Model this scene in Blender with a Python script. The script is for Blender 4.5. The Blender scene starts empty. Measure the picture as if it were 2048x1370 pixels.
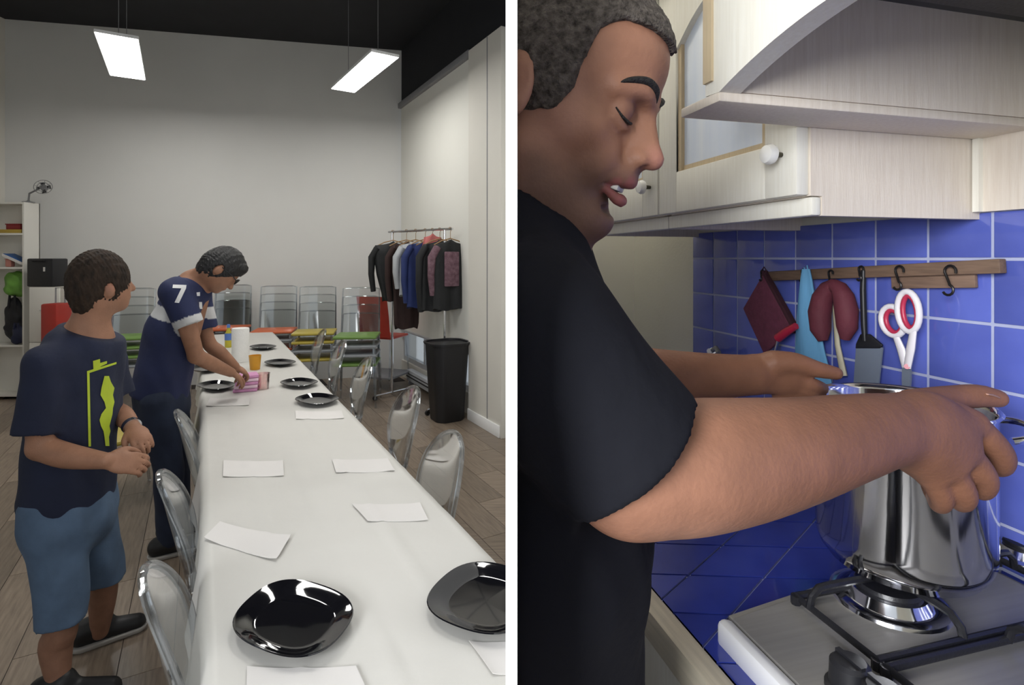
import bpy, bmesh, math, random
import numpy as np
from mathutils import Vector, Matrix, noise
from mathutils.bvhtree import BVHTree

random.seed(7)
R = math.radians
C = bpy.context.scene.collection
SC = bpy.context.scene

# ------------------------------------------------------------------ camera, world, lights, exposure
H = 1.62            # camera height
F = 1100.0          # focal length in pixels of the 2048 x 1370 frame
VH = 515.0          # row of the horizon
cam_data = bpy.data.cameras.new('camera')
cam_data.sensor_width = 36.0
cam_data.lens = F / 2048 * 36.0
cam_data.shift_y = -(685.0 - VH) / 2048
cam_data.clip_start = 0.02
cam = bpy.data.objects.new('camera', cam_data)
C.objects.link(cam)
cam.location = (0, 0, H)
cam.rotation_euler = (R(90), 0, 0)
SC.camera = cam

world = bpy.data.worlds.new('overcast_sky')
SC.world = world
world.use_nodes = True
bg = world.node_tree.nodes['Background']
bg.inputs[0].default_value = (0.86, 0.93, 1.0, 1)
bg.inputs[1].default_value = 0.75

def area_light(name, loc, target, sx, sy, power, col):
    d = bpy.data.lights.new(name, 'AREA')
    d.shape = 'RECTANGLE'; d.size = sx; d.size_y = sy
    d.energy = power; d.color = col; d.spread = R(95)
    o = bpy.data.objects.new(name, d)
    C.objects.link(o)
    o.location = loc
    o.rotation_euler = (Vector(target) - Vector(loc)).to_track_quat('-Z', 'Y').to_euler()
    return o

# added area light for assumed window daylight, behind left of camera; no window built
area_light('assumed_daylight_area', (-1.30, -1.45, 2.05), (0.5, 0.75, 1.45), 1.1, 1.2, 42, (0.95, 0.97, 1.0))

SC.view_settings.view_transform = 'Standard'
SC.view_settings.look = 'None'
SC.view_settings.gamma = 1.0
SC.view_settings.exposure = 0.0
SC.view_settings.use_curve_mapping = False

# ------------------------------------------------------------------ projection helpers (photo pixel -> place)
def P(u, v, Y):
    return Vector(((u - 1024) / F * Y, Y, H - (v - VH) / F * Y))
def G(u, v, z):
    return P(u, v, (H - z) * F / (v - VH))
KA, KS = 1.068, 0.2645          # kitchen wall line X = KA - KS * Y
KL = math.hypot(1, KS)
def W(u, v, off=0.0):
    return P(u, v, (KA - off * KL) / ((u - 1024) / F + KS))

# ------------------------------------------------------------------ materials
MATS = {}
def mat(name, col, rough=0.6, metal=0.0, var=0.0, scale=8.0, bump=0.0, bscale=60.0, stretch=(1, 1, 1), spec=0.5, col2=None,
        vcol=False, objvar=0.0, coat=0.0, sheen=0.0):
    if name in MATS: return MATS[name]
    m = bpy.data.materials.new(name); m.use_nodes = True
    nt = m.node_tree; N = nt.nodes; L = nt.links
    b = N['Principled BSDF']
    b.inputs['Roughness'].default_value = rough
    b.inputs['Metallic'].default_value = metal
    b.inputs['Specular IOR Level'].default_value = spec
    b.inputs['Coat Weight'].default_value = coat
    b.inputs['Sheen Weight'].default_value = sheen
    b.inputs['Base Color'].default_value = (*col, 1)
    src = None
    tc = N.new('ShaderNodeTexCoord'); mp = N.new('ShaderNodeMapping')
    mp.inputs['Scale'].default_value = stretch
    L.new(tc.outputs['Object'], mp.inputs['Vector'])
    if vcol:
        at = N.new('ShaderNodeAttribute'); at.attribute_name = 'Col'; src = at.outputs['Color']
    if var > 0:
        nz = N.new('ShaderNodeTexNoise'); nz.inputs['Scale'].default_value = scale; nz.inputs['Detail'].default_value = 6
        L.new(mp.outputs['Vector'], nz.inputs['Vector'])
        mx = N.new('ShaderNodeMix'); mx.data_type = 'RGBA'
        rm = N.new('ShaderNodeMapRange'); rm.inputs[1].default_value = 0.3; rm.inputs[2].default_value = 0.7
        L.new(nz.outputs['Fac'], rm.inputs[0]); L.new(rm.outputs[0], mx.inputs[0])
        if vcol:
            hs = N.new('ShaderNodeHueSaturation'); hs.inputs['Value'].default_value = 1 - var
            L.new(src, hs.inputs['Color']); L.new(src, mx.inputs[6]); L.new(hs.outputs[0], mx.inputs[7])
        else:
            mx.inputs[6].default_value = (*col, 1)
            c2 = col2 if col2 else tuple(c * (1 - var) for c in col)
            mx.inputs[7].default_value = (*c2, 1)
        src = mx.outputs[2]
    if objvar > 0:
        oi = N.new('ShaderNodeObjectInfo'); hs = N.new('ShaderNodeHueSaturation')
        r2 = N.new('ShaderNodeMapRange'); r2.inputs[3].default_value = 1 - objvar; r2.inputs[4].default_value = 1 + objvar
        L.new(oi.outputs['Random'], r2.inputs[0]); L.new(r2.outputs[0], hs.inputs['Value'])
        if src is None: hs.inputs['Color'].default_value = (*col, 1)
        else: L.new(src, hs.inputs['Color'])
        src = hs.outputs[0]
    if src is not None: L.new(src, b.inputs['Base Color'])
    if bump > 0:
        n2 = N.new('ShaderNodeTexNoise'); n2.inputs['Scale'].default_value = bscale; n2.inputs['Detail'].default_value = 5
        L.new(mp.outputs['Vector'], n2.inputs['Vector'])
        bp = N.new('ShaderNodeBump'); bp.inputs['Strength'].default_value = bump; bp.inputs['Distance'].default_value = 0.01
        L.new(n2.outputs['Fac'], bp.inputs['Height']); L.new(bp.outputs[0], b.inputs['Normal'])
    MATS[name] = m
    return m

def clear_mat(name, tint=(0.93, 0.95, 0.95), base=0.06, facing=0.55):
    if name in MATS: return MATS[name]
    m = bpy.data.materials.new(name); m.use_nodes = True
    nt = m.node_tree; N = nt.nodes; L = nt.links
    for n in list(N):
        if n.type == 'BSDF_PRINCIPLED': N.remove(n)
    out = [n for n in N if n.type == 'OUTPUT_MATERIAL'][0]
    t = N.new('ShaderNodeBsdfTransparent'); t.inputs[0].default_value = (*tint, 1)
    g = N.new('ShaderNodeBsdfGlossy'); g.inputs['Roughness'].default_value = 0.06; g.inputs[0].default_value = (1, 1, 1, 1)
    fr = N.new('ShaderNodeFresnel'); fr.inputs[0].default_value = 1.45
    ad = N.new('ShaderNodeMath'); ad.operation = 'MULTIPLY_ADD'; ad.inputs[1].default_value = facing; ad.inputs[2].default_value = base
    ad.use_clamp = True
    mx = N.new('ShaderNodeMixShader')
    L.new(fr.outputs[0], ad.inputs[0]); L.new(ad.outputs[0], mx.inputs[0])
    L.new(t.outputs[0], mx.inputs[1]); L.new(g.outputs[0], mx.inputs[2]); L.new(mx.outputs[0], out.inputs['Surface'])
    MATS[name] = m
    return m

def emit_mat(name, col, s):
    if name in MATS: return MATS[name]
    m = bpy.data.materials.new(name); m.use_nodes = True
    b = m.node_tree.nodes['Principled BSDF']
    b.inputs['Base Color'].default_value = (*col, 1)
    b.inputs['Emission Color'].default_value = (*col, 1); b.inputs['Emission Strength'].default_value = s
    MATS[name] = m
    return m

# ------------------------------------------------------------------ object helpers
ROOTM = {}
def thing(name, label, cat, loc=(0, 0, 0), rotz=0.0, group=None, M=None):
    o = bpy.data.objects.new(name, None); C.objects.link(o)
    o.empty_display_size = 0.05
    m = Matrix.Translation(Vector(loc)) @ Matrix.Rotation(rotz, 4, 'Z')
    if M is not None: m = M @ m
    o.matrix_world = m
    o['label'] = label; o['category'] = cat
    if group: o['group'] = group
    ROOTM[o.name] = m.copy()
    return o
def tag(o, label, cat, group=None, kind=None):
    if label: o['label'] = label
    if cat: o['category'] = cat
    if group: o['group'] = group
    if kind: o['kind'] = kind
    return o

class MB:
    """collects shapes into one mesh"""
    def __init__(s): s.bm = bmesh.new()
    def _add(s, verts, faces):
        vs = [s.bm.verts.new(v) for v in verts]
        for f in faces:
            try: s.bm.faces.new([vs[i] for i in f])
            except ValueError: pass
        return vs
    def box(s, c, d, rz=0.0, M=None, bev=0.0):
        x, y, z = d[0] / 2, d[1] / 2, d[2] / 2
        m = Matrix.Translation(Vector(c)) @ Matrix.Rotation(rz, 4, 'Z')
        if M is not None: m = Matrix.Translation(Vector(c)) @ M.to_4x4()
        if bev > 0:
            t = bmesh.new(); bmesh.ops.create_cube(t, size=1.0, matrix=Matrix.Diagonal((d[0], d[1], d[2], 1)))
            bmesh.ops.bevel(t, geom=t.edges[:], offset=bev, segments=2, affect='EDGES', profile=0.5)
            t.verts.index_update()
            s._add([m @ v.co for v in t.verts], [[v.index for v in f.verts] for f in t.faces]); t.free()
            return s
        vs = [m @ Vector(p) for p in ((-x,-y,-z),(x,-y,-z),(x,y,-z),(-x,y,-z),(-x,-y,z),(x,-y,z),(x,y,z),(-x,y,z))]
        s._add(vs, [(0,3,2,1),(4,5,6,7),(0,1,5,4),(1,2,6,5),(2,3,7,6),(3,0,4,7)])
        return s
    def bb(s, lo, hi, bev=0.0):
        return s.box([(a + b) / 2 for a, b in zip(lo, hi)], [abs(b - a) for a, b in zip(lo, hi)], bev=bev)
    def tube(s, pts, r, seg=10, cap=True, closed=False, flat=None):
        pts = [Vector(p) for p in pts]; n = len(pts)
        rs = r if isinstance(r, (list, tuple)) else [r] * n
        rings = []; up = None
        for i, p in enumerate(pts):
            if closed: d = pts[(i + 1) % n] - pts[i - 1]
            else: d = pts[min(i + 1, n - 1)] - pts[max(i - 1, 0)]
            if d.length < 1e-9: d = Vector((0, 0, 1))
            d.normalize()
            if up is None:
                up = Vector((0, 0, 1)) if abs(d.z) < 0.9 else Vector((1, 0, 0))
            a = d.cross(up)
            if a.length < 1e-6: a = d.cross(Vector((1, 0, 0)))
            a.normalize(); b = a.cross(d).normalized(); up = b
            k = 1.0 if flat is None else flat
            rings.append([p + (a * math.cos(t) + b * math.sin(t) * k) * rs[i] for t in [2 * math.pi * j / seg for j in range(seg)]])
        vs = [q for rg in rings for q in rg]; fs = []
        for i in range(n if closed else n - 1):
            i2 = (i + 1) % n
            for j in range(seg):
                j2 = (j + 1) % seg
                fs.append((i * seg + j, i * seg + j2, i2 * seg + j2, i2 * seg + j))
        if cap and not closed:
            fs.append(tuple(range(seg))[::-1]); fs.append(tuple((n - 1) * seg + j for j in range(seg)))
        s._add(vs, fs)
        return s
    def lathe(s, prof, c=(0, 0, 0), seg=32, sq=None, M=None):
        """prof: (radius, z); sq(t) scales the radius with the angle"""
        vs = []; fs = []; n = len(prof); c = Vector(c)
        for (r, z) in prof:
            for j in range(seg):
                t = 2 * math.pi * j / seg
                k = sq(t) if sq else 1.0
                q = Vector((r * k * math.cos(t), r * k * math.sin(t), z))
                if M is not None: q = M @ q
                vs.append(c + q)
        for i in range(n - 1):
            for j in range(seg):
                j2 = (j + 1) % seg
                fs.append((i * seg + j, i * seg + j2, (i + 1) * seg + j2, (i + 1) * seg + j))
        if prof[0][0] > 1e-6: fs.append(tuple(range(seg))[::-1])
        if prof[-1][0] > 1e-6: fs.append(tuple((n - 1) * seg + j for j in range(seg)))
        s._add(vs, fs)
        return s
    def prism(s, poly, z0, z1, M=None):
        n = len(poly)
        vs = [Vector((p[0], p[1], z0)) for p in poly] + [Vector((p[0], p[1], z1)) for p in poly]
        if M is not None: vs = [M @ v for v in vs]
        fs = [tuple(range(n))[::-1], tuple(range(n, 2 * n))] + [(i, (i + 1) % n, n + (i + 1) % n, n + i) for i in range(n)]
        s._add(vs, fs)
        return s
    def build(s, name, m, parent=None, world=False, smooth=40, clipx=None, clipM=None):
        bm = s.bm
        if clipM is not None:          # saw off whatever would reach through the partition, on the kitchen side
            pl = clipM.inverted() @ Vector((CLIPR, 0, 0)); pn = clipM.inverted().to_3x3() @ Vector((-1, 0, 0))
            bmesh.ops.bisect_plane(bm, geom=bm.verts[:] + bm.edges[:] + bm.faces[:], plane_co=pl, plane_no=pn, clear_outer=True)
            e = [x for x in bm.edges if x.is_boundary]
            if e: bmesh.ops.holes_fill(bm, edges=e, sides=0)
        bmesh.ops.remove_doubles(bm, verts=bm.verts[:], dist=1e-5)
        if clipx is not None:
            bmesh.ops.bisect_plane(bm, geom=bm.verts[:] + bm.edges[:] + bm.faces[:], plane_co=(clipx, 0, 0), plane_no=(1, 0, 0), clear_outer=True)
            e = [x for x in bm.edges if x.is_boundary]
            if e: bmesh.ops.holes_fill(bm, edges=e, sides=0)
        bmesh.ops.recalc_face_normals(bm, faces=bm.faces[:])
        me = bpy.data.meshes.new(name)
        if world and parent is not None: bm.transform(ROOTM[parent.name].inverted())
        bm.to_mesh(me); bm.free()
        return link(name, me, m, parent, smooth)

def link(name, me, m, parent=None, smooth=40):
    if m is not None: me.materials.append(m)
    if smooth:
        me.polygons.foreach_set('use_smooth', [True] * len(me.polygons))
        me.set_sharp_from_angle(angle=R(smooth))
    o = bpy.data.objects.new(name, me); C.objects.link(o)
    if parent is not None: o.parent = parent
    return o

def dup(root, M, label=None, group=None):
    def cp(o, par):
        c = o.copy(); C.objects.link(c)
        if par is not None: c.parent = par
        for ch in o.children: cp(ch, c)
        return c
    r = cp(root, None); r.matrix_world = M
    if label: r['label'] = label
    if group: r['group'] = group
    return r
def TR(loc, rz): return Matrix.Translation(Vector(loc)) @ Matrix.Rotation(rz, 4, 'Z')
def struct(o, label=None):
    o['kind'] = 'structure'
    if label: o['label'] = label
    return o

# ------------------------------------------------------------------ implicit surfaces for bodies and cloth
def A3(v): return np.array((v[0], v[1], v[2]), dtype=np.float32)
class Field:
    def __init__(s, lo, hi, h):
        s.lo = np.array(lo, np.float32); s.h = np.float32(h)
        s.n = np.ceil((np.array(hi) - np.array(lo)) / h).astype(int) + 1
        s.f = np.full(s.n, 0.2, np.float32)
    def win(s, lo, hi, m):
        i0 = np.maximum(np.floor((np.array(lo) - m - s.lo) / s.h).astype(int), 0)
        i1 = np.minimum(np.ceil((np.array(hi) + m - s.lo) / s.h).astype(int) + 1, s.n)
        if np.any(i1 <= i0): return None
        ax = [s.lo[k] + s.h * np.arange(i0[k], i1[k], dtype=np.float32) for k in range(3)]
        return tuple(slice(a, b) for a, b in zip(i0, i1)), (ax[0][:, None, None], ax[1][None, :, None], ax[2][None, None, :])
    def mix(s, w, d, k, op):
        a = s.f[w]
        if op == 'sub': d = -d
        if k <= 0:
            s.f[w] = np.minimum(a, d) if op == 'add' else np.maximum(a, d); return
        if op == 'add':
            hh = np.clip(0.5 + 0.5 * (d - a) / k, 0, 1); s.f[w] = d * (1 - hh) + a * hh - k * hh * (1 - hh)
        else:
            hh = np.clip(0.5 - 0.5 * (d - a) / k, 0, 1); s.f[w] = d * (1 - hh) + a * hh + k * hh * (1 - hh)
    def cone(s, a, b, ra, rb, k=0.01, op='add', ax=None, fac=1.0, cut=None):
        a, b = A3(a), A3(b); r = max(ra, rb) * (1.0 / min(fac, 1.0))
        w = s.win(np.minimum(a, b) - r, np.maximum(a, b) + r, k + 0.02)
        if w is None: return
        w, (x, y, z) = w
        ba = b - a; L2 = max(float(ba @ ba), 1e-9)
        px, py, pz = x - a[0], y - a[1], z - a[2]
        t = np.clip((px * ba[0] + py * ba[1] + pz * ba[2]) / L2, 0, 1)
        qx, qy, qz = px - ba[0] * t, py - ba[1] * t, pz - ba[2] * t
        if ax is not None:
            n = A3(ax); n = n / np.linalg.norm(n)
            dd = (qx * n[0] + qy * n[1] + qz * n[2]) * (fac - 1)
            qx, qy, qz = qx + dd * n[0], qy + dd * n[1], qz + dd * n[2]
        d = np.sqrt(qx * qx + qy * qy + qz * qz) - (ra + (rb - ra) * t)
        if cut is not None:
            for c, n in cut:
                c, n = A3(c), A3(n); n = n / np.linalg.norm(n)
                d = np.maximum(d, (x - c[0]) * n[0] + (y - c[1]) * n[1] + (z - c[2]) * n[2])
        s.mix(w, d.astype(np.float32), k, op)
    def chain(s, pts, rs, k=0.006, op='add'):
        """one smooth tapering limb through the points"""
        P_ = [np.append(A3(p), r).astype(np.float32) for p, r in zip(pts, rs)]; n = len(P_); Q = []
        for i in range(n - 1):
            p0, p1, p2, p3 = P_[max(i - 1, 0)], P_[i], P_[i + 1], P_[min(i + 2, n - 1)]
            m1, m2 = (p2 - p0) / 2, (p3 - p1) / 2
            for t in (0, .25, .5, .75):
                t2, t3 = t * t, t * t * t
                Q.append((2 * t3 - 3 * t2 + 1) * p1 + (t3 - 2 * t2 + t) * m1 + (-2 * t3 + 3 * t2) * p2 + (t3 - t2) * m2)
        Q.append(P_[-1])
        Q = np.array(Q); r = Q[:, 3].max()
        w = s.win(Q[:, :3].min(0) - r, Q[:, :3].max(0) + r, k + 0.02)
        if w is None: return
        w, (x, y, z) = w; D = None
        for a, b in zip(Q, Q[1:]):
            ba = (b - a)[:3]; L2 = max(float(ba @ ba), 1e-9)
            px, py, pz = x - a[0], y - a[1], z - a[2]
            t = np.clip((px * ba[0] + py * ba[1] + pz * ba[2]) / L2, 0, 1)
            d = np.sqrt((px - ba[0] * t) ** 2 + (py - ba[1] * t) ** 2 + (pz - ba[2] * t) ** 2) - (a[3] + (b[3] - a[3]) * t)
            D = d if D is None else np.minimum(D, d)
        s.mix(w, D.astype(np.float32), k, op)
    def ell(s, c, r, axes=None, k=0.01, op='add', cut=None):
        c = A3(c)
        if axes is None: axes = ((1,0,0),(0,1,0),(0,0,1))
        A = [A3(q) / np.linalg.norm(A3(q)) for q in axes]
        m = max(r); w = s.win(c - m, c + m, k + 0.02)
        if w is None: return
        w, (x, y, z) = w
        px, py, pz = x - c[0], y - c[1], z - c[2]
        q = [(px * a[0] + py * a[1] + pz * a[2]) for a in A]
        k0 = np.sqrt(sum((q[i] / r[i]) ** 2 for i in range(3)))
        k1 = np.sqrt(sum((q[i] / (r[i] * r[i])) ** 2 for i in range(3))) + 1e-9
        d = k0 * (k0 - 1) / k1
        if cut is not None:
            for cc, n in cut:
                cc, n = A3(cc), A3(n); n = n / np.linalg.norm(n)
                d = np.maximum(d, (x - cc[0]) * n[0] + (y - cc[1]) * n[1] + (z - cc[2]) * n[2])
        s.mix(w, d.astype(np.float32), k, op)
    def plane(s, c, n, k=0.0):
        """keep the side the normal points away from"""
        c, n = A3(c), A3(n); n = n / np.linalg.norm(n)
        ax = [s.lo[i] + s.h * np.arange(s.n[i], dtype=np.float32) for i in range(3)]
        d = (ax[0] - c[0])[:, None, None] * n[0] + (ax[1] - c[1])[None, :, None] * n[1] + (ax[2] - c[2])[None, None, :] * n[2]
        if k <= 0: s.f = np.maximum(s.f, d).astype(np.float32)
        else:
            hh = np.clip(0.5 - 0.5 * (d - s.f) / k, 0, 1); s.f = (d * (1 - hh) + s.f * hh + k * hh * (1 - hh)).astype(np.float32)
    def carve(s, fn, k=0.003):
        ax = [s.lo[i] + s.h * np.arange(s.n[i], dtype=np.float32) for i in range(3)]
        g = fn(ax[0][:, None, None], ax[1][None, :, None], ax[2][None, None, :]).astype(np.float32)
        hh = np.clip(0.5 - 0.5 * (g - s.f) / k, 0, 1); s.f = (g * (1 - hh) + s.f * hh + k * hh * (1 - hh)).astype(np.float32)
    def wobble(s, amp, sc, seed=0.0, stretch=(1, 1, 1)):
        ax = [(s.lo[i] + s.h * np.arange(s.n[i], dtype=np.float32)) * sc * stretch[i] for i in range(3)]
        x, y, z = ax[0][:, None, None], ax[1][None, :, None], ax[2][None, None, :]
        s.f += (amp * (np.sin(x + 1.7 * y * .6 + seed) * np.sin(y * 1.3 + z * .8 + seed * 2) + .6 * np.sin(z * 1.9 + x * 1.1 + seed * 3) * np.sin(y * 2.3 + x * .7))).astype(np.float32)
    def mesh(s):
        f = s.f.copy()
        f[0] = f[-1] = 0.1; f[:, 0] = f[:, -1] = 0.1; f[:, :, 0] = f[:, :, -1] = 0.1
        ins = f < 0
        nx, ny, nz = f.shape
        cnt = np.zeros((nx - 1, ny - 1, nz - 1), np.int8)
        for i in (0, 1):
            for j in (0, 1):
                for k in (0, 1):
                    cnt += ins[i:nx - 1 + i, j:ny - 1 + j, k:nz - 1 + k]
        act = (cnt > 0) & (cnt < 8)
        I, J, K = np.nonzero(act)
        vid = np.full(act.shape, -1, np.int64); vid[I, J, K] = np.arange(len(I))
        off = [(i, j, k) for i in (0, 1) for j in (0, 1) for k in (0, 1)]
        val = {o: f[I + o[0], J + o[1], K + o[2]] for o in off}
        acc = np.zeros((len(I), 3)); num = np.zeros(len(I))
        for o in off:
            for ax in range(3):
                if o[ax] == 0:
                    p = list(o); p[ax] = 1; p = tuple(p)
                    a, b = val[o], val[p]
                    cr = (a < 0) != (b < 0)
                    t = np.where(cr, a / np.where(cr, a - b, 1), 0)
                    q = np.zeros((len(I), 3)); q[:] = o; q[:, ax] += t
                    acc += q * cr[:, None]; num += cr
        co = (np.stack([I, J, K], 1) + acc / num[:, None]) * s.h + s.lo
        quads = []
        for ax in range(3):
            o1, o2 = [(1, 2), (2, 0), (0, 1)][ax]
            sl0 = [slice(1, -1)] * 3; sl1 = [slice(1, -1)] * 3
            sl0[ax] = slice(0, -1); sl1[ax] = slice(1, None)
            a = ins[tuple(sl0)]; b = ins[tuple(sl1)]
            e = np.argwhere(a != b)
            if len(e) == 0: continue
            flip = a[tuple(e.T)]
            g = e.copy()
            for q in (o1, o2): g[:, q] += 1
            def cell(d1, d2):
                c = g.copy(); c[:, o1] += d1; c[:, o2] += d2
                return vid[tuple(c.T)]
            q = np.stack([cell(-1, -1), cell(0, -1), cell(0, 0), cell(-1, 0)], 1)
            q[~flip] = q[~flip][:, ::-1]
            quads.append(q)
        return co, np.concatenate(quads)
    def build(s, name, m, parent=None, color=None, smooth=180, relax=0):
        co, q = s.mesh()
        if relax:
            ed = np.concatenate([q[:, [0, 1]], q[:, [1, 2]], q[:, [2, 3]], q[:, [3, 0]]])
            for _ in range(relax):
                acc = np.zeros_like(co); n = np.zeros(len(co))
                np.add.at(acc, ed[:, 0], co[ed[:, 1]]); np.add.at(n, ed[:, 0], 1)
                np.add.at(acc, ed[:, 1], co[ed[:, 0]]); np.add.at(n, ed[:, 1], 1)
                co = 0.4 * co + 0.6 * acc / n[:, None]
        me = bpy.data.meshes.new(name)
        loc = co
        if parent is not None:
            Mi = np.array(ROOTM[parent.name].inverted()); loc = co @ Mi[:3, :3].T + Mi[:3, 3]
        me.vertices.add(len(loc)); me.vertices.foreach_set('co', loc.astype(np.float32).ravel())
        me.loops.add(len(q) * 4); me.loops.foreach_set('vertex_index', q.ravel().astype(np.int32))
        me.polygons.add(len(q)); me.polygons.foreach_set('loop_start', np.arange(len(q), dtype=np.int32) * 4)
        me.update(calc_edges=True); me.validate()
        if color is not None:
            c = color(co); at = me.color_attributes.new('Col', 'FLOAT_COLOR', 'POINT')
            at.data.foreach_set('color', np.concatenate([c, np.ones((len(c), 1))], 1).astype(np.float32).ravel())
        o = link(name, me, m, parent, None)
        me.polygons.foreach_set('use_smooth', [True] * len(me.polygons))
        return o, co, q

def decal(name, polys, tree, m, parent, view=(0, 0, 0), lift=0.0015):
    """print on cloth: small quads (pixel polygons) dropped onto the cloth surface"""
    bm = bmesh.new(); org = Vector((0, 0, H))
    for (quad, nu, nv) in polys:
        a, b, c, d = [Vector(q) for q in quad]; g = {}
        for i in range(nu + 1):
            for j in range(nv + 1):
                s_, t_ = i / nu, j / nv
                p = (a * (1 - s_) + b * s_) * (1 - t_) + (d * (1 - s_) + c * s_) * t_
                dr = (P(p.x, p.y, 1.0) - org).normalized()
                hit = tree.ray_cast(org, dr)
                if hit[0] is not None: g[(i, j)] = bm.verts.new(hit[0] - dr * lift * 2)
        for i in range(nu):
            for j in range(nv):
                k = [(i, j), (i + 1, j), (i + 1, j + 1), (i, j + 1)]
                if all(x in g for x in k): bm.faces.new([g[x] for x in k])
    if parent is not None: bm.transform(ROOTM[parent.name].inverted())
    me = bpy.data.meshes.new(name); bm.to_mesh(me); bm.free()
    o = link(name, me, m, parent, None)
    return o

def cat(pts, m=5):
    """smooth curve through points of any dimension"""
    Q = [np.array(p, dtype=float) for p in pts]; n = len(Q); out = []
    for i in range(n - 1):
        p0, p1, p2, p3 = Q[max(i - 1, 0)], Q[i], Q[i + 1], Q[min(i + 2, n - 1)]
        for k in range(m):
            t = k / m; out.append(.5 * (2 * p1 + (p2 - p0) * t + (2 * p0 - 5 * p1 + 4 * p2 - p3) * t * t + (3 * p1 - p0 - 3 * p2 + p3) * t ** 3))
    out.append(Q[-1]); return out

def hand(Fd, w, d, nb, thumb, size=1.0, curl=0.5, k=0.006):
    """palm, four unequal bent fingers and a thumb; w wrist, d direction, nb normal of the back of the hand, thumb = +1/-1 side"""
    w = Vector(w); d = Vector(d).normalized(); nb = Vector(nb); nb = (nb - d * nb.dot(d)).normalized()
    s_ = d.cross(nb).normalized() * thumb
    S = size
    Fd.ell(w + d * .048 * S, (.052 * S, .040 * S, .017 * S), (d, s_, nb), k=.01)
    for i, (o, L) in enumerate(((.030, .074), (.010, .082), (-.010, .076), (-.029, .060))):
        p = w + d * (.086 - .004 * abs(i - 1)) * S + s_ * o * S
        pts = [w + d * .05 * S + s_ * o * .8 * S, p]; a = curl * .7
        for fr in (.45, .32, .23):
            dd = d * math.cos(a) - nb * math.sin(a)
            pts.append(pts[-1] + dd * L * fr * S); a += curl * 1.1
        Fd.chain(pts, [.0095 * S, .0095 * S, .0088 * S, .008 * S, .0066 * S], k=.003)
    t0 = w + d * .018 * S + s_ * .024 * S
    t1 = t0 + (d * .7 + s_ * .6 - nb * .25) * .038 * S
    t2 = t1 + (d * .9 + s_ * .15 - nb * .35) * .032 * S
    t3 = t2 + (d * .9 - s_ * .1 - nb * .45) * .024 * S
    Fd.chain([t0, t1, t2, t3], [.014 * S, .012 * S, .0098 * S, .008 * S], k=.005)

CLIPL, CLIPR = -0.0045, 0.0038      # faces of the thin partition, each with a hair of clearance
# ================================================================== materials used in several places
M_white = mat('white_paint', (0.92, 0.92, 0.91), 0.7, var=0.03, scale=3)
M_wall = mat('wall_paint_pale_grey', (0.74, 0.735, 0.71), 0.85, var=0.03, scale=2, bump=0.05, bscale=200)
M_black = mat('black_ceiling_paint', (0.016, 0.017, 0.021), 0.8, var=0.2, scale=4)
M_cream = mat('cream_wall_panel', (0.70, 0.675, 0.61), 0.75, var=0.04, scale=3)
M_wood_floor = mat('grey_brown_laminate', (0.30, 0.235, 0.175), 0.33, var=0.45, scale=5, stretch=(1.2, 14, 1), col2=(0.17, 0.13, 0.10), objvar=0.22, bump=0.06, bscale=30)
M_gap = mat('dark_joint', (0.05, 0.04, 0.035), 0.9, var=0.2, scale=9)
M_clear = clear_mat('clear_polycarbonate', (0.95, 0.96, 0.96), 0.03, 0.35)
M_clear_edge = clear_mat('clear_polycarbonate_edge', (0.82, 0.84, 0.86), 0.07, 0.55)
M_glass = clear_mat('window_glass', (0.95, 0.97, 0.98), 0.05, 0.6)
M_chrome = mat('chrome', (0.78, 0.78, 0.80), 0.12, 1.0, var=0.05, scale=20)
M_steel = mat('brushed_steel', (0.33, 0.318, 0.30), 0.5, 0.5, var=0.1, scale=4, stretch=(40, 1, 1))
M_blackmetal = mat('black_enamel', (0.012, 0.012, 0.015), 0.35, var=0.2, scale=30, bump=0.08, bscale=200)
M_blackplastic = mat('black_plastic', (0.014, 0.014, 0.017), 0.4, var=0.2, scale=12)
M_greyplastic = mat('grey_plastic', (0.25, 0.25, 0.26), 0.5, var=0.1, scale=12)
M_lim = mat('limed_oak', (0.74, 0.67, 0.58), 0.5, var=0.16, scale=6, stretch=(30, 30, 1.6), col2=(0.66, 0.58, 0.49), bump=0.10, bscale=24)
M_limw = mat('limed_oak_white', (0.80, 0.78, 0.70), 0.42, var=0.08, scale=6, stretch=(30, 30, 1.6), col2=(0.74, 0.71, 0.62), bump=0.06, bscale=24)

# ================================================================== the thin white partition between the two rooms
CEIL_L = 4.47
p = MB(); p.bb((-0.00375, 0.33, 0.0), (0.00315, 6.2, CEIL_L))
struct(p.build('wall_partition', M_white), 'thin white partition between the dining room and the kitchen, seen end-on')

# ================================================================== dining room shell
ra = G(870, 790, 0)
RS = -0.57
def rw_x(Y): return ra.x + RS * (Y - ra.y)
c0 = ra.x - RS * ra.y                     # X = c0 + RS*Y
cy = c0 / (-(1024 - 803) / F - RS)        # corner seen at column 803
cx = c0 + RS * cy
ny = (-0.006 - c0) / RS                   # near end of the window wall, at the partition
RWL = math.hypot(-0.006 - cx, ny - cy)
dw = Vector((-0.006 - cx, ny - cy, 0)).normalized()
RW = Matrix.Translation((cx, cy, 0)) @ Matrix.Rotation(math.atan2(dw.y, dw.x), 4, 'Z')   # x along wall to the camera, +y outwards
def rwx(u):                               # distance along the window wall seen at column u
    Y = c0 / ((u - 1024) / F - RS); return (cy - Y) / -dw.y
ceil_z = H + (VH - 101) / F * cy
band_z = H + (VH - 205) / F * (cy - 0.2)
BWD = Vector((-1, -0.22, 0)).normalized()
BW = Matrix.Translation((cx, cy, 0)) @ Matrix.Rotation(math.atan2(BWD.y, BWD.x), 4, 'Z')  # x along the back wall to the left
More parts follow.
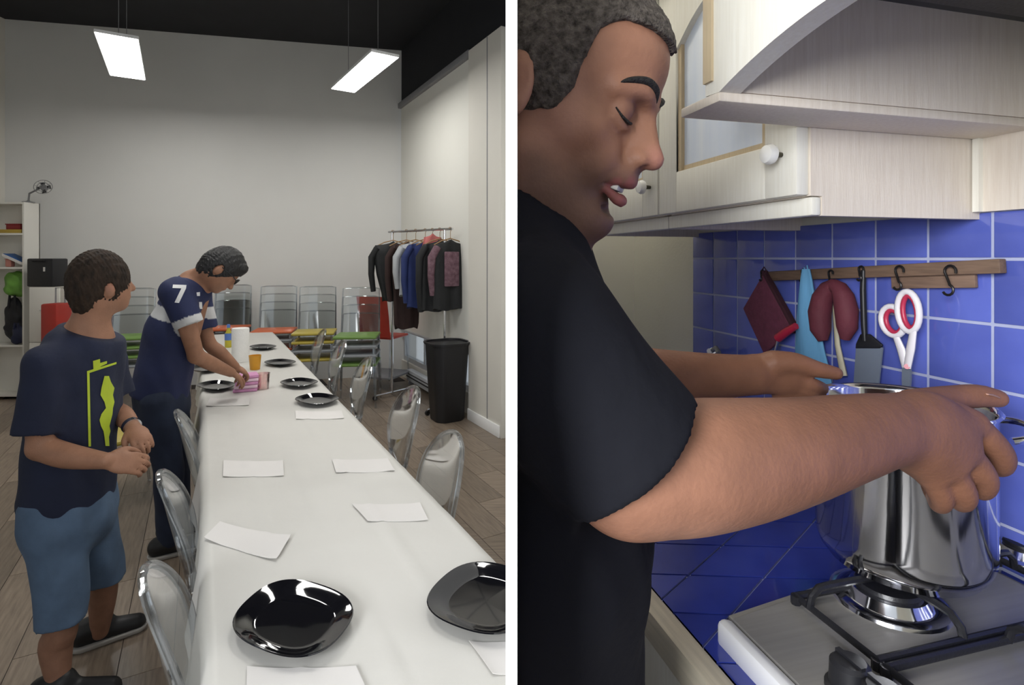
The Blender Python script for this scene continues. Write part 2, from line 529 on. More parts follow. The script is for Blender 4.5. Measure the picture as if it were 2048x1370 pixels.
# which side is the room for BW: +y of this frame
# left corner: intersection of column 10 with the back wall
k10 = (10 - 1024) / F
tL = (cx - k10 * cy) / (k10 * BWD.y - BWD.x)
lc = Vector((cx + BWD.x * tL, cy + BWD.y * tL, 0))

b = MB(); b.bb((-0.2, -0.12, 0), (tL + 0.3, 0, ceil_z)); o = b.build('wall_back', M_wall)
o.matrix_world = BW; struct(o, 'pale grey end wall of the dining room')
# is the room on +y?  the camera must lie there
if (BW.inverted() @ Vector((-2, 1, 0))).y < 0:
    o.matrix_world = BW @ Matrix.Translation((0, 0.12, 0))

# left wall, from the left corner towards the camera
b = MB()
LD = Vector((0.02, -1, 0)).normalized()
LW = Matrix.Translation(lc) @ Matrix.Rotation(math.atan2(LD.y, LD.x), 4, 'Z')
b.bb((0, -0.12, 0), (5.5, 0, ceil_z)); o = b.build('wall_left', M_cream); o.matrix_world = LW; struct(o, 'cream side wall of the dining room')
if (LW.inverted() @ Vector((0, 2, 0))).y < 0: o.matrix_world = LW @ Matrix.Translation((0, 0.12, 0))

# window wall: black band above, window strip below the blind, cream pier near the partition
xb = rwx(947); 
b = MB(); b.bb((-0.1, 0, band_z), (RWL, 0.14, ceil_z)); o = b.build('wall_window_upper', M_black); o.matrix_world = RW
struct(o, 'black painted band of wall above the window blind')
b = MB(); b.bb((-0.1, 0.0, 0), (xb, 0.14, 0.22)); o = b.build('wall_window_lower', M_cream); o.matrix_world = RW
struct(o, 'low cream wall below the window strip')
b = MB(); b.bb((xb + 0.03, -0.07, 0), (RWL - 0.06, 0.14, band_z)); o = b.build('wall_pier', M_cream); o.matrix_world = RW
struct(o, 'cream pier between the blind and the partition')
bb_ = MB(); bb_.bb((xb + 0.03, -0.085, 0), (RWL - 0.08, -0.07, 0.11), bev=0.004); q = bb_.build('baseboard_pier', M_white); q.matrix_world = RW
struct(q, 'white baseboard along the cream pier')
g = MB(); xg = (xb + RWL) / 2 + .05; g.bb((xg, -0.074, 0.11), (xg + 0.012, -0.07, band_z)); q = g.build('trim_1', M_greyplastic, None); q.matrix_world = RW
struct(q, 'thin vertical grey joint in the cream pier')
g = MB(); g.bb((xb, -0.035, 0.25), (xb + 0.03, 0.1, band_z - 0.02)); q = g.build('trim_2', mat('dark_window_jamb', (0.10, 0.10, 0.10), 0.5, var=0.2, scale=5)); q.matrix_world = RW
struct(q, 'dark vertical jamb beside the blind')

# window: frame, panes, a low heater rail
wr = thing('window_1', 'tall aluminium window behind the roller blind, bright strip showing below it', 'window', M=RW)
del wr['category']; wr['kind'] = 'structure'
b = MB(); b.bb((0, 0.03, 0.22), (xb, 0.09, 0.28)).bb((0, 0.03, band_z - .05), (xb, 0.09, band_z)).bb((0, 0.03, 0.28), (0.05, 0.09, band_z))
b.build('window_frame', mat('aluminium_frame', (0.5, 0.51, 0.53), 0.35, 0.6, var=0.05, scale=10), wr)
for i in range(3):
    x0 = 0.05 + (xb - 0.05) * i / 3; x1 = 0.05 + (xb - 0.05) * (i + 1) / 3
    b = MB(); b.bb((x0, 0.055, 0.28), (x1 - 0.04, 0.062, band_z - .05)); b.build('pane', M_glass, wr)
    b = MB(); b.bb((x1 - 0.04, 0.04, 0.28), (x1, 0.085, band_z - .05)); b.build('mullion', MATS['aluminium_frame'], wr)
blind_z = H - (668 - VH) / F * (cy - .5)
rb = thing('roller_blind', 'large cream roller blind covering the window behind the clothes rack', 'blind', M=RW)
b = MB(); b.bb((0.03, -0.015, blind_z), (xb - 0.02, -0.011, band_z - 0.02)); b.build('blind_fabric', mat('cream_blind_fabric', (0.76, 0.75, 0.69), 0.9, var=0.03, scale=2), rb)
b = MB(); b.tube([(0.03, -0.013, blind_z), (xb - 0.02, -0.013, blind_z)], 0.016, 10); b.build('bottom_bar', MATS['aluminium_frame'], rb)
b = MB(); b.bb((0.02, -0.06, band_z - 0.04), (xb, -0.005, band_z + 0.03), bev=0.008); b.build('headrail', M_greyplastic, rb)
hr = thing('convector_heater', 'long pale low heater under the window strip', 'heater', M=RW)
b = MB(); b.bb((0.5, -0.10, 0.05), (xb - 0.25, -0.02, 0.19), bev=0.01); b.build('casing', mat('pale_grey_enamel', (0.62, 0.64, 0.67), 0.4, var=0.04, scale=5), hr)
b = MB(); b.bb((0.5, -0.105, 0.10), (xb - 0.25, -0.10, 0.115)).bb((0.5, -0.105, 0.14), (xb - 0.25, -0.10, 0.15)); b.build('grille', M_blackplastic, hr)
for x_ in (0.55, xb - .33):
    b = MB(); b.bb((x_, -0.09, 0.0), (x_ + .03, -0.03, 0.05)); b.build('foot', M_greyplastic, hr)

b = MB(); b.bb((lc.x - .3, -1.32, 0), (-1.5, -1.2, ceil_z)); struct(b.build('wall_near_added', M_cream), 'cream wall of the dining room behind the camera, added to cut ambient light')  # unseen wall, added to keep ambient light off the end wall
# ceiling with dark joists
b = MB(); b.prism([(lc.x - .3, -1.2), (CLIPL, -1.2), (CLIPL, ny), (cx + 0.2, cy + .3), (lc.x - .3, lc.y)], ceil_z, ceil_z + 0.1)
ce = struct(b.build('ceiling', M_black), 'black painted ceiling of the dining room')
for i in range(6):
    a0 = lc + Vector((-.2, -1.25 - i * 0.95, 0)); 
    x1 = cx - 0.15 + (0.57 * (0.5 + i * 0.95)) ; x1 = min(x1, -0.05)
    b = MB(); L = x1 - a0.x - .1
    b.box(((a0.x + x1) / 2, a0.y + 0.5, ceil_z - 0.035), (L, 0.09, 0.07)); q = b.build('joist', M_black, ce)

# floor: joint bed and separate planks
TD = Vector((-0.567, 1, 0)).normalized(); TN = Vector((TD.y, -TD.x, 0))   # table axis, and its right-hand side
b = MB(); b.prism([(lc.x - .3, -1.2), (CLIPL, -1.2), (CLIPL, ny + .1), (cx + 0.1, cy + .1), (lc.x - .3, lc.y + .1)], -0.06, -0.004)
fl = struct(b.build('floor', M_gap), 'grey-brown wood plank floor of the dining room')
b = MB(); b.bb((-0.6, -0.0925, -0.006), (0.6, 0.0925, 0.0)); pm = b.build('plank', M_wood_floor, fl)
plank_me = pm.data
first = True; nplank = 0
Fang = math.atan2(TD.y, TD.x)
for r_ in range(-34, 34):
    for s_ in range(-2, 9):
        off = (r_ * 0.43) % 1.203
        c = TD * (s_ * 1.203 + off) + TN * (r_ * 0.188)
        v = c
        if v.y < 0.9 or v.y > 7.6 or v.x > 0.5: continue
        u_ = 1024 + v.x / v.y * F; vv = VH + H / v.y * F
        ext = 0.7 / v.y * F
        if u_ < -ext - 260 or u_ > 1012 + ext * 1.2 or vv > 1370 + ext * .6 : continue
        if v.x > c0 + RS * v.y + 0.05: continue
        ends = [v + TD * .6 * e + TN * .09 * e2 for e in (-1, 1) for e2 in (-1, 1)]
        if any(q.x > CLIPL or q.x > c0 + RS * q.y for q in ends):
            # boards sawn to the wall and the partition
            m_ = MB(); m_.box((v.x, v.y, -0.003), (1.2, 0.185, 0.006), rz=Fang)
            bmesh.ops.bisect_plane(m_.bm, geom=m_.bm.verts[:] + m_.bm.edges[:] + m_.bm.faces[:], plane_co=(c0, 0, 0), plane_no=(1, -RS, 0), clear_outer=True)
            if len(m_.bm.faces) < 3: m_.bm.free(); continue
            o = m_.build('plank', M_wood_floor, fl, clipx=CLIPL); nplank += 1; continue
        if (BW.inverted() @ v).y * (BW.inverted() @ Vector((-2, 1, 0))).y < 0: continue
        if first: o = pm; first = False
        else: o = bpy.data.objects.new('plank', plank_me); C.objects.link(o); o.parent = fl
        o.location = v; o.rotation_euler = (0, 0, Fang); nplank += 1
print('PLANKS', nplank, 'corner', cx, cy, 'left corner', lc, 'ceil', ceil_z, 'band', band_z, 'RWL', RWL, xb, 'blind', blind_z)

# pendant light panels
M_led = emit_mat('led_diffuser', (1.0, 0.985, 0.95), 21.5)
def light_panel(near, far, z, w, label):
    near, far = Vector(near), Vector(far); d = (far - near); L = d.length; a = math.atan2(d.y, d.x); c = (near + far) / 2
    t = thing('pendant_light_panel', label, 'light', (c.x, c.y, z), a, 'slim white light panels hung below the black ceiling')
    b = MB(); b.bb((-L / 2, -w / 2, 0.004), (L / 2, w / 2, 0.03)); b.build('housing', M_white, t)
    b = MB(); b.bb((-L / 2 + .008, -w / 2 + .008, 0.0), (L / 2 - .008, w / 2 - .008, 0.004)); b.build('diffuser', M_led, t)
    for sx in (-.35, .35):
        b = MB(); b.tube([(sx * L, 0, 0.03), (sx * L, 0, ceil_z - z)], 0.003, 6); b.build('cable', M_greyplastic, t)
    b = MB(); b.bb((-.03, -.03, .03), (.03, .03, .06)); b.build('driver_box', M_greyplastic, t)
PZ = 3.50
def onz(u, v): return P(u, v, (PZ - H) * F / (VH - v))
n1, f1 = onz(233, 72), onz(256, 156)
n2, f2 = onz(771, 110), onz(686, 182)
light_panel(n1, f1, PZ, 0.31, 'left slim white light panel hanging above the two men')
light_panel(n2, f2, PZ, 0.27, 'slanting white light panel hanging near the black wall corner')
dd = (f1 - n1).normalized()  # the next two panels are added for light, unseen above the frame
light_panel(n1 - dd * 3.0, f1 - dd * 3.0, PZ, 0.31, 'slim white light panel added nearest the camera on the left, unseen above the frame')
light_panel(n2 - dd * 2.9 + Vector((-.5, 0, 0)), f2 - dd * 2.9 + Vector((-.5, 0, 0)), PZ, 0.27, 'slim white light panel added over the near end of the table, unseen above the frame')

# ================================================================== kitchen shell
KF = 0.20                       # kitchen floor level
KE = Vector((-KS, 1, 0)).normalized(); KN = Vector((-1, -KS, 0)).normalized()
KM = Matrix.Translation((KA, 0, 0)) @ Matrix.Rotation(math.atan2(KE.y, KE.x), 4, 'Z')   # x = s along wall (away), y = t out of the wall
KI = KM.inverted()
def st(p_): q = KI @ Vector(p_); return q
s_tile_end = st(W(1388, 600)).x
s_corner = st(W(1268, 600)).x
ZB, ZH, ZI = H + 0.066, H + 0.203, H + 0.365       # cabinet underside, hood underside, hood inner top
ZC, ZS, ZG = H - 0.52, H - 0.49, H - 0.45          # counter, hob, grate top
M_kwall = mat('kitchen_wall_cream', (0.70, 0.68, 0.58), 0.8, var=0.06, scale=4, bump=0.08, bscale=120)
b = MB(); b.bb((-0.6, -0.12, KF - .1), (s_corner + .12, 0, 2.75)); o = b.build('wall_right', M_kwall); o.matrix_world = KM
wr_ = struct(o, 'kitchen wall carrying the blue tiles and the cabinets')
tmax = None
# far kitchen wall from the corner to the partition
cpt = KM @ Vector((s_corner, 0, 0)); L = (cpt.x - CLIPR) / abs(KN.x)
b = MB(); b.bb((s_corner, 0.0, KF - .1), (s_corner + 0.12, L - 0.035, 2.75)); o = b.build('wall_far', M_kwall); o.matrix_world = KM
struct(o, 'cream end wall of the kitchen behind the man')
b = MB(); b.prism([(CLIPR, -1.3), (1.25, -1.3), (1.25, -.3), (0.62, 2.1), (CLIPR, 2.1)], KF - .08, KF)
struct(b.build('floor_kitchen', mat('terracotta_floor', (0.32, 0.17, 0.11), 0.6, var=0.2, scale=5)), 'kitchen floor below the frame')
b = MB(); b.prism([(CLIPR, -0.9), (1.45, -0.9), (1.25, -.3), (0.62, 2.2), (CLIPR, 2.2)], 2.75, 2.85)
struct(b.build('ceiling_kitchen', M_white), 'white kitchen ceiling above the cabinets')

b = MB(); b.bb((0.22, -1.02, KF), (1.45, -0.90, 2.75)); struct(b.build('wall_kitchen_near_added', M_kwall), 'cream kitchen wall behind the camera, added to shade the hood interior')  # unseen wall, added to block sky light from the hood's inner panel
# added round lamp above the frame, brightens the far cabinets and end wall
lp = thing('added_fill_lamp', 'round white lamp added to the kitchen ceiling, above the frame, to brighten the far end', 'lamp', (0.21, 1.42, 2.75))
b = MB(); b.lathe([(0, 0), (.15, 0), (.15, -.03), (.14, -.035)], (0, 0, 0), 32); b.build('base', M_white, lp)
b = MB(); b.lathe([(.138, -.030), (.135, -.05), (.10, -.075), (.05, -.088), (0, -.09)], (0, 0, 0), 32); b.build('diffuser', emit_mat('fill_lamp_opal', (1.0, 0.96, 0.88), 24.0), lp)

# wall tiles, each its own piece
TS = 0.111; G2 = 0.0026
M_tile = mat('cobalt_glazed_tile', (0.085, 0.112, 0.43), 0.10, var=0.25, scale=9, col2=(0.115, 0.15, 0.52), objvar=0.16, bump=0.05, bscale=14, coat=0.5)
M_grout = mat('pale_blue_grout', (0.42, 0.45, 0.62), 0.85, var=0.1, scale=30)
b = MB(); b.bb((-0.2, 0.0, ZC - .02), (s_tile_end, 0.003, ZB + .012)); gr = b.build('grout_bed', M_grout, wr_)
b = MB(); b.bb((-TS / 2 + G2, 0.0, -TS / 2 + G2), (TS / 2 - G2, 0.0026, TS / 2 - G2), bev=0.0012); pt = b.build('tile', M_tile, wr_)
# rows: a joint runs through column 1990, row 648
zj = W(1992, 649).z; first = True
ncol = int((s_tile_end + 0.2) / TS)
for i in range(ncol):
    for j in range(-6, 6):
        z = zj + (j + .5) * TS; s = s_tile_end - (i + .5) * TS
        if z - TS / 2 < ZC - 0.03: continue
        if z + TS / 2 > ZB + 0.012:
            continue
        if first: o = pt; first = False
        else: o = bpy.data.objects.new('tile', pt.data); C.objects.link(o); o.parent = wr_
        o.location = (s, 0.003, z)
zlow = zj
while zlow - TS >= ZC - 0.03: zlow -= TS
hl = zlow - ZC - .002
if hl > .01:
    b = MB(); b.bb((-TS / 2 + G2, 0.0, 0), (TS / 2 - G2, 0.0026, hl - G2), bev=0.0012); pl_ = b.build('tile', M_tile, wr_)
    for i in range(ncol):
        o = pl_ if i == 0 else bpy.data.objects.new('tile', pl_.data)
        if i: C.objects.link(o); o.parent = wr_
        o.location = (s_tile_end - (i + .5) * TS, 0.003, ZC + .002)
# cut row below the cabinets
ztop = zj
while ztop + TS <= ZB + 0.012: ztop += TS
if ZB + .012 - ztop > 0.012:
    hh = ZB + .012 - ztop
    b = MB(); b.bb((-TS / 2 + G2, 0.0, G2), (TS / 2 - G2, 0.0026, hh - .001), bev=0.0012); pc = b.build('tile', M_tile, wr_)
    for i in range(ncol):
        o = pc if i == 0 else bpy.data.objects.new('tile', pc.data)
        if i: C.objects.link(o); o.parent = wr_
        o.location = (s_tile_end - (i + .5) * TS, 0.003, ztop)
# ================================================================== kitchen: upper cabinets
def kthing(name, label, cat, s, t, z, group=None):
    return thing(name, label, cat, (s, t, z), 0, group, KM)
sA = st(W(1965, 350)).x                 # right side of the wall cabinet, at the hood
DEP = 0.383
DW = 0.425
ZT = 2.22
M_pane = mat('satin_glass_sky_sheen', (0.60, 0.68, 0.82), 0.12, var=0.25, scale=3, stretch=(8, 8, .6), col2=(0.74, 0.79, 0.86), spec=0.9, coat=0.6)  # blue-white streaks in the colour stand for window reflections
M_knobw = mat('white_ceramic', (0.85, 0.84, 0.80), 0.15, var=0.05, scale=20, coat=0.5)
M_brass = mat('dark_bronze', (0.10, 0.09, 0.07), 0.35, 0.8, var=0.2, scale=30)
def wall_cabinet(s0, label, knob_s):
    t = kthing('wall_cabinet', label, 'cabinet', s0, 0, ZB, 'limed oak wall cabinets with satin glass doors')
    h = ZT - ZB
    b = MB()
    b.bb((0, 0, 0.0), (0.018, DEP - .046, h)).bb((0, DEP - .046, 0.031), (0.018, DEP - .024, h)).bb((DW - .018, 0, 0.0), (DW, DEP - .046, h)).bb((.018, 0, 0.03), (DW - .018, DEP - .024, 0.048)).bb((.018, 0, h - .018), (DW - .018, DEP - .024, h)).bb((.018, 0, .048), (DW - .018, .008, h - .018))
    b.bb((.018, .01, h * .5), (DW - .018, DEP - .05, h * .5 + .016))
    b.build('carcass', M_lim, t)
    b = MB(); b.bb((0.0, DEP - .045, 0.0), (DW, DEP - .026, 0.03), bev=.004); b.build('light_rail', M_limw, t)
    d = MB(); w0, w1 = 0.003, DW - .003; st_ = 0.072
    y0, y1 = DEP - .024, DEP
    d.bb((w0, y0, .032), (w0 + st_, y1, h - .003), bev=.003).bb((w1 - st_, y0, .032), (w1, y1, h - .003), bev=.003)
    d.bb((w0 + st_, y0, .032), (w1 - st_, y1, .032 + .088), bev=.003)
    # arched upper rail
    n = 14; xs = [w0 + st_ + (w1 - w0 - 2 * st_) * i / n for i in range(n + 1)]
    poly = [(x, h - .003) for x in xs] + [(x, h - .15 + .07 * math.sin(math.pi * i / n)) for i, x in reversed(list(enumerate(xs)))]
    d.prism(poly, -y1, -y0, M=Matrix(((1, 0, 0, 0), (0, 0, -1, 0), (0, 1, 0, 0), (0, 0, 0, 1))))
    dr = d.build('door', M_limw, t)
    b = MB()
    zz = .12
    b.bb((w0 + st_, y0 + .004, zz), (w1 - st_, y0 + .012, zz + .012)).bb((w0 + st_, y0 + .004, zz), (w0 + st_ + .012, y1 - .006, h - .1)).bb((w1 - st_ - .012, y0 + .004, zz), (w1 - st_, y1 - .006, h - .1))
    b.build('glazing_bead', mat('honey_oak_bead', (0.60, 0.48, 0.31), 0.5, var=0.15, scale=9, stretch=(20, 20, 1)), dr)
    b = MB(); b.bb((w0 + st_ - .006, y0 + .006, .115), (w1 - st_ + .006, y0 + .010, h - .07)); b.build('pane', M_pane, dr)
    k = MB(); k.lathe([(.004, 0), (.005, .012), (.008, .014), (.008, .016)], (0, 0, 0), 14, M=Matrix.Rotation(R(-90), 4, 'X')); kk = MB()
    ko = k.build('knob_base', M_brass, dr); ko.location = (knob_s, y1, 0.10)
    kk.lathe([(.0075, .014), (.0155, .018), (.017, .024), (.014, .031), (.006, .034), (0, .0345)], (0, 0, 0), 18, M=Matrix.Rotation(R(-90), 4, 'X'))
    ko = kk.build('knob', M_knobw, dr); ko.location = (knob_s, y1, 0.10)
    return t
wall_cabinet(sA + .001, 'limed oak wall cabinet with satin glass door beside the hood', 0.035)
wall_cabinet(sA + DW + .002, 'limed oak wall cabinet farther from the hood, behind the man\'s chin', 0.035)
b = MB()
t = kthing('cornice_moulding', 'pale wooden cornice along the top of the wall cabinets', 'moulding', sA, 0, ZT)
b.bb((0, 0, 0), (DW * 2 + .004, DEP + .02, 0.02), bev=.004).bb((0, 0, 0.02), (DW * 2 + .004, DEP + .045, 0.05), bev=.006); b.build('moulding', M_limw, t)

# cooker hood
t = kthing('cooker_hood', 'pale limed oak canopy hood with arched front over the hob', 'hood', sA, 0, ZH)
HD = 0.59; HW = 0.66; BWI = 0.092
b = MB(); b.bb((-BWI, 0, 0), (-.001, HD, 0.014), bev=.003); b.build('base_board', M_lim, t)
b = MB(); b.bb((-HW, 0, 0), (-HW + BWI, HD, 0.014), bev=.003); b.build('base_board', M_lim, t)
b = MB(); b.bb((-BWI, 0, .014), (-BWI + .02, HD - .03, 0.62)); b.build('side_panel', M_lim, t)
b = MB(); b.bb((-HW + BWI - .02, 0, .014), (-HW + BWI, HD - .03, 0.62)); b.build('side_panel', M_lim, t)
n = 24; x0, x1 = -HW + BWI, -BWI
xs = [x0 + (x1 - x0) * i / n for i in range(n + 1)]
poly = [(-HW + BWI - .03, .62), (-HW + BWI - .03, .014)] + [(x, .012 + .045 * (1 - ((x - (x0 + x1) / 2) / ((x1 - x0) / 2)) ** 2)) for x in xs] + [(-BWI + .03, .014), (-BWI + .03, .62)]
b = MB(); b.prism(poly, -HD, -HD + .032, M=Matrix(((1, 0, 0, 0), (0, 0, -1, 0), (0, 1, 0, 0), (0, 0, 0, 1)))); vb = b.build('arched_valance', M_limw, t)
b = MB(); b.bb((-BWI + .012, HD, .03), (-BWI + .03, HD + .004, .62)); b.build('valance_bead', MATS['honey_oak_bead'], vb)
b = MB(); b.bb((-HW + BWI, 0.004, ZI - ZH), (-BWI, HD - .032, ZI - ZH + .02)); b.build('inner_tray', mat('hood_grey_metal', (0.12, 0.12, 0.125), 0.45, 0.7, var=0.2, scale=6), t)
for i in range(2):
    xa = -BWI - .03 - i * .235
    b = MB(); b.bb((xa - .22, .09, ZI - ZH - .012), (xa, HD - .12, ZI - ZH), bev=.003); fo = b.build('grease_filter', mat('filter_mesh_metal', (0.20, 0.20, 0.21), 0.4, 0.9, var=0.4, scale=220), t)
    b = MB(); b.bb((xa - .145, .30, ZI - ZH - .018), (xa - .075, .335, ZI - ZH - .012), bev=.002); b.build('filter_latch', M_blackplastic, fo)
b = MB(); b.bb((-HW, 0.004, ZB - ZH + .012), (-.0015, .016, .0)); b.build('back_panel', M_lim, t)
# a corner bead where the panel meets the cabinet side
b = MB(); b.bb((-.012, .016, ZB - ZH + .012), (-.0015, .026, 0)); b.build('corner_bead', M_limw, t)

# ================================================================== counter with rhombic tiles, base units
hob_c = st(G(1430, 1235, ZS)); hs, ht = hob_c.x, hob_c.y
ct = st(G(1300, 1220, ZC)).y
t = kthing('worktop', 'cobalt tiled worktop with pale wooden edge below the man\'s forearm', 'worktop', 0, 0, ZC)
b = MB(); b.bb((-0.35, 0.004, -0.04), (s_corner, ct - .03, -0.004)); b.build('bed', M_grout, t, clipM=KM)
b = MB(); b.bb((-0.35, ct - .03, -0.045), (s_corner, ct + .006, 0.003), bev=.008); b.build('wooden_edge', mat('pale_wood_edge', (0.62, 0.55, 0.42), 0.5, var=0.2, scale=8, stretch=(1, 20, 20)), t, clipM=KM)
Ad = Vector((0.697, 0.717, 0)); Bd = Vector((-1, 0.055, 0)).normalized(); la, lb = 0.130, 0.121
O_ = G(1377, 1150, ZC)
M_tile2 = mat('deep_blue_glazed_tile', (0.022, 0.036, 0.26), 0.16, var=0.25, scale=9, col2=(0.03, 0.05, 0.32), objvar=0.12, bump=0.04, bscale=14, coat=0.4)
for i in range(-8, 12):
    for j in range(-9, 9):
        q0 = O_ + Ad * la * i + Bd * lb * j
        cs = [q0, q0 + Bd * lb, q0 + Bd * lb + Ad * la, q0 + Ad * la]
        cen = sum(cs, Vector()) / 4
        cs = [cen + (q_ - cen) * 0.962 for q_ in cs]
        loc = [KI @ q_ for q_ in cs]
        if all(l.y > ct - .03 for l in loc) or all(l.y < .006 for l in loc): continue
        if all(l.x > s_corner for l in loc) or all(l.x < -.3 for l in loc): continue
        if (KI @ cen).x < hs - .12 and (KI @ cen).y < ht - .08: continue
        bm = MB(); bm.prism([(l.x, l.y) for l in loc][::-1], -0.004, 0.0)
        for co, no in (((0, ct - .031, 0), (0, 1, 0)), ((0, .0115, 0), (0, -1, 0)), ((s_corner - .002, 0, 0), (1, 0, 0)), (KI @ Vector((CLIPR, 0, 0)), KI.to_3x3() @ Vector((-1, 0, 0)))):
            bmesh.ops.bisect_plane(bm.bm, geom=bm.bm.verts[:] + bm.bm.edges[:] + bm.bm.faces[:], plane_co=co, plane_no=no, clear_outer=True)
        if len(bm.bm.faces) > 1: bm.build('tile', M_tile2, t, smooth=None)
        else: bm.bm.free()
def base_unit(s0, s1, label):
    u = kthing('base_cabinet', label, 'cabinet', s0, 0, KF)
    h = ZC - .045 - KF; w = s1 - s0
    b = MB(); b.bb((0, .01, .1), (w, ct - .06, h)).bb((0.02, .05, 0), (w - .02, ct - .12, .1)); b.build('carcass', M_lim, u, clipM=ROOTM[u.name])
    b = MB(); b.bb((.004, ct - .06, .11), (w - .004, ct - .038, h - .17), bev=.003); d = b.build('door', M_limw, u)
    b = MB(); b.bb((.07, ct - .038, .18), (w - .07, ct - .032, h - .24), bev=.003); b.build('raised_panel', M_limw, d)
    b = MB(); b.bb((.004, ct - .06, h - .16), (w - .004, ct - .038, h - .008), bev=.003); d2 = b.build('drawer', M_limw, u)
    b = MB(); b.lathe([(.005, 0), (.006, .01), (.015, .016), (.013, .026), (0, .029)], (w / 2, ct - .038, h - .085), 14, M=Matrix.Rotation(R(-90), 4, 'X')); b.build('knob', M_knobw, d2)
base_unit(hs + .01, hs + .46, 'pale base cabinet under the tiled worktop, left of the hob')
base_unit(hs - .60, hs, 'pale base cabinet under the hob')

# ================================================================== gas hob
POTC = Vector((0.577, 0.817, 0)); ps = st(POTC)
hb = kthing('gas_hob', 'stainless steel gas hob with white front edge and black knobs', 'hob', hs, ht, ZC + .003)
hz = ZS - ZC - .003
b = MB(); b.bb((-.68, -.50, 0), (0, -.022, hz - .002), bev=.003).bb((-.665, -.49, hz - .006), (-.012, -.022, hz))
b.bm.transform(Matrix(((1, -.145, 0, 0), (0, 1, 0, 0), (0, 0, 1, 0), (0, 0, 0, 1)))); b.build('steel_top', M_steel, hb)      # the hob sits a little askew
b = MB(); b.bb((-.68, -.022, -.012), (0, .0, hz), bev=.009); b.build('front_edge', mat('white_enamel_edge', (0.86, 0.86, 0.88), 0.25, var=0.03, scale=5, coat=0.4), hb)
def burner(c, r, name='burner'):
    l = c - Vector((hs, ht, 0))
    b = MB(); b.lathe([(r * 1.5, 0), (r * 1.46, .004), (r * 1.25, .007), (r * 1.1, .004), (r * 1.02, .010), (r * .95, .016), (r * .2, .017)], (l.x, l.y, hz), 36); bo = b.build('burner_ring', M_chrome, hb)
    b = MB(); b.lathe([(r * .80, .015), (r * .84, .019), (r * .80, .024), (r * .3, .027), (0, .027)], (l.x, l.y, hz), 36); b.build('burner_cap', M_blackmetal, bo)
bc = st(Vector((.540, .79, 0))); burner(Vector((bc.x, bc.y, 0)), .050)
b2 = st(G(2052, 1112, ZS)); burner(Vector((b2.x, b2.y, 0)), .036)
for (u, v, r) in ((1700, 1345, .0235), (1768, 1400, .0235)):
    k = st(G(u, v, ZS + .02)); l = k - Vector((hs, ht, 0))
    b = MB(); b.lathe([(r * 1.1, 0), (r * 1.1, .004), (r * .92, .006), (r * .88, .030), (r * .7, .034), (0, .0345)], (l.x, l.y, hz), 28)
    b.box((l.x, l.y, hz + .034), (r * 1.5, .006, .006)); b.build('control_knob', M_blackplastic, hb)
# pan supports
gA1 = st(G(1592, 1190, ZS + .012)); gA0 = st(G(1757, 1318, ZS + .012))
def support(s0, s1, t0, t1, c, label, r_in):
    g = kthing('pan_support', label, 'pan support', s0, t0, ZS, 'black cast iron pan supports')
    w, d = s1 - s0, t1 - t0; zt = ZG - ZS
    b = MB(); b.tube([(0, 0, .010), (w, 0, .010), (w, d, .010), (0, d, .010)], .0055, 8, closed=True); b.build('base_frame', M_blackmetal, g)
    lc_ = Vector((c.x - s0, c.y - t0, 0))
    for (fx, fy) in ((0, .5), (1, .5), (.5, 0), (.5, 1), ):
        e = Vector((w * fx, d * fy, 0)); e = Vector((lc_.x if fx == .5 else e.x, lc_.y if fy == .5 else e.y, 0)); dr = (lc_ - e); L = dr.length; dr.normalize()
        b = MB(); b.tube([e + Vector((0, 0, .008)), e + Vector((0, 0, zt * .6)) + dr * .004, e + Vector((0, 0, zt - .006)) + dr * .016, e + Vector((0, 0, zt - .005)) + dr * .03, lc_ - dr * r_in + Vector((0, 0, zt - .005))], .0052, 8); b.build('finger', M_blackmetal, g)
    for fx in (.0, 1.):
        for fy in (.0, 1.):
            b = MB(); b.tube([(w * fx, d * fy, 0), (w * fx, d * fy, .012)], .007, 8); b.build('foot', M_blackmetal, g)
tb = 0.06
support(gA0.x, gA1.x, tb, gA1.y, Vector((bc.x, bc.y, 0)), 'black pan support under the steel pot', .02)
support(gA0.x - .235, gA0.x - .012, tb, gA1.y, Vector((gA0.x - .125, (tb + gA1.y) / 2, 0)), 'black pan support nearer the camera, with no pan on it', .02)

# ================================================================== steel stock pot
PR, PH = 0.111, (H - .214) - ZG
pt_ = thing('stock_pot', 'polished stainless steel stock pot held by the man on the hob', 'pot', (POTC.x, POTC.y, ZG))
M_pot = mat('polished_steel', (0.74, 0.74, 0.76), 0.09, 1.0, var=0.06, scale=6, bump=0.03, bscale=6, stretch=(6, 6, .8))
b = MB(); b.lathe([(0, .004), (PR * .80, .0), (PR * .86, .003), (PR * .885, .012), (PR * .95, .016), (PR * .99, .030), (PR, .045), (PR, PH - .006), (PR + .004, PH - .002), (PR + .0055, PH), (PR + .003, PH + .0025), (PR - .001, PH + .001), (PR - .004, PH - .006), (PR - .004, .04), (PR - .02, .015), (0, .012)], (0, 0, 0), 72)
b.build('pot_body', M_pot, pt_, smooth=50)
for sg in (-1, 1):
    hx = []
    dirx = Vector((.88 * sg, -.30 * sg if sg > 0 else .1, 0)).normalized(); tg = Vector((-dirx.y, dirx.x, 0))
    for i in range(13):
        a = math.pi * i / 12
        hx.append(dirx * (PR + .002 + .040 * math.sin(a) ** .8) + tg * .048 * math.cos(a) + Vector((0, 0, PH - .032 + .012 * math.sin(a))))
    b = MB(); b.tube(hx, .0052, 10); b.build('loop_handle', M_pot, pt_)

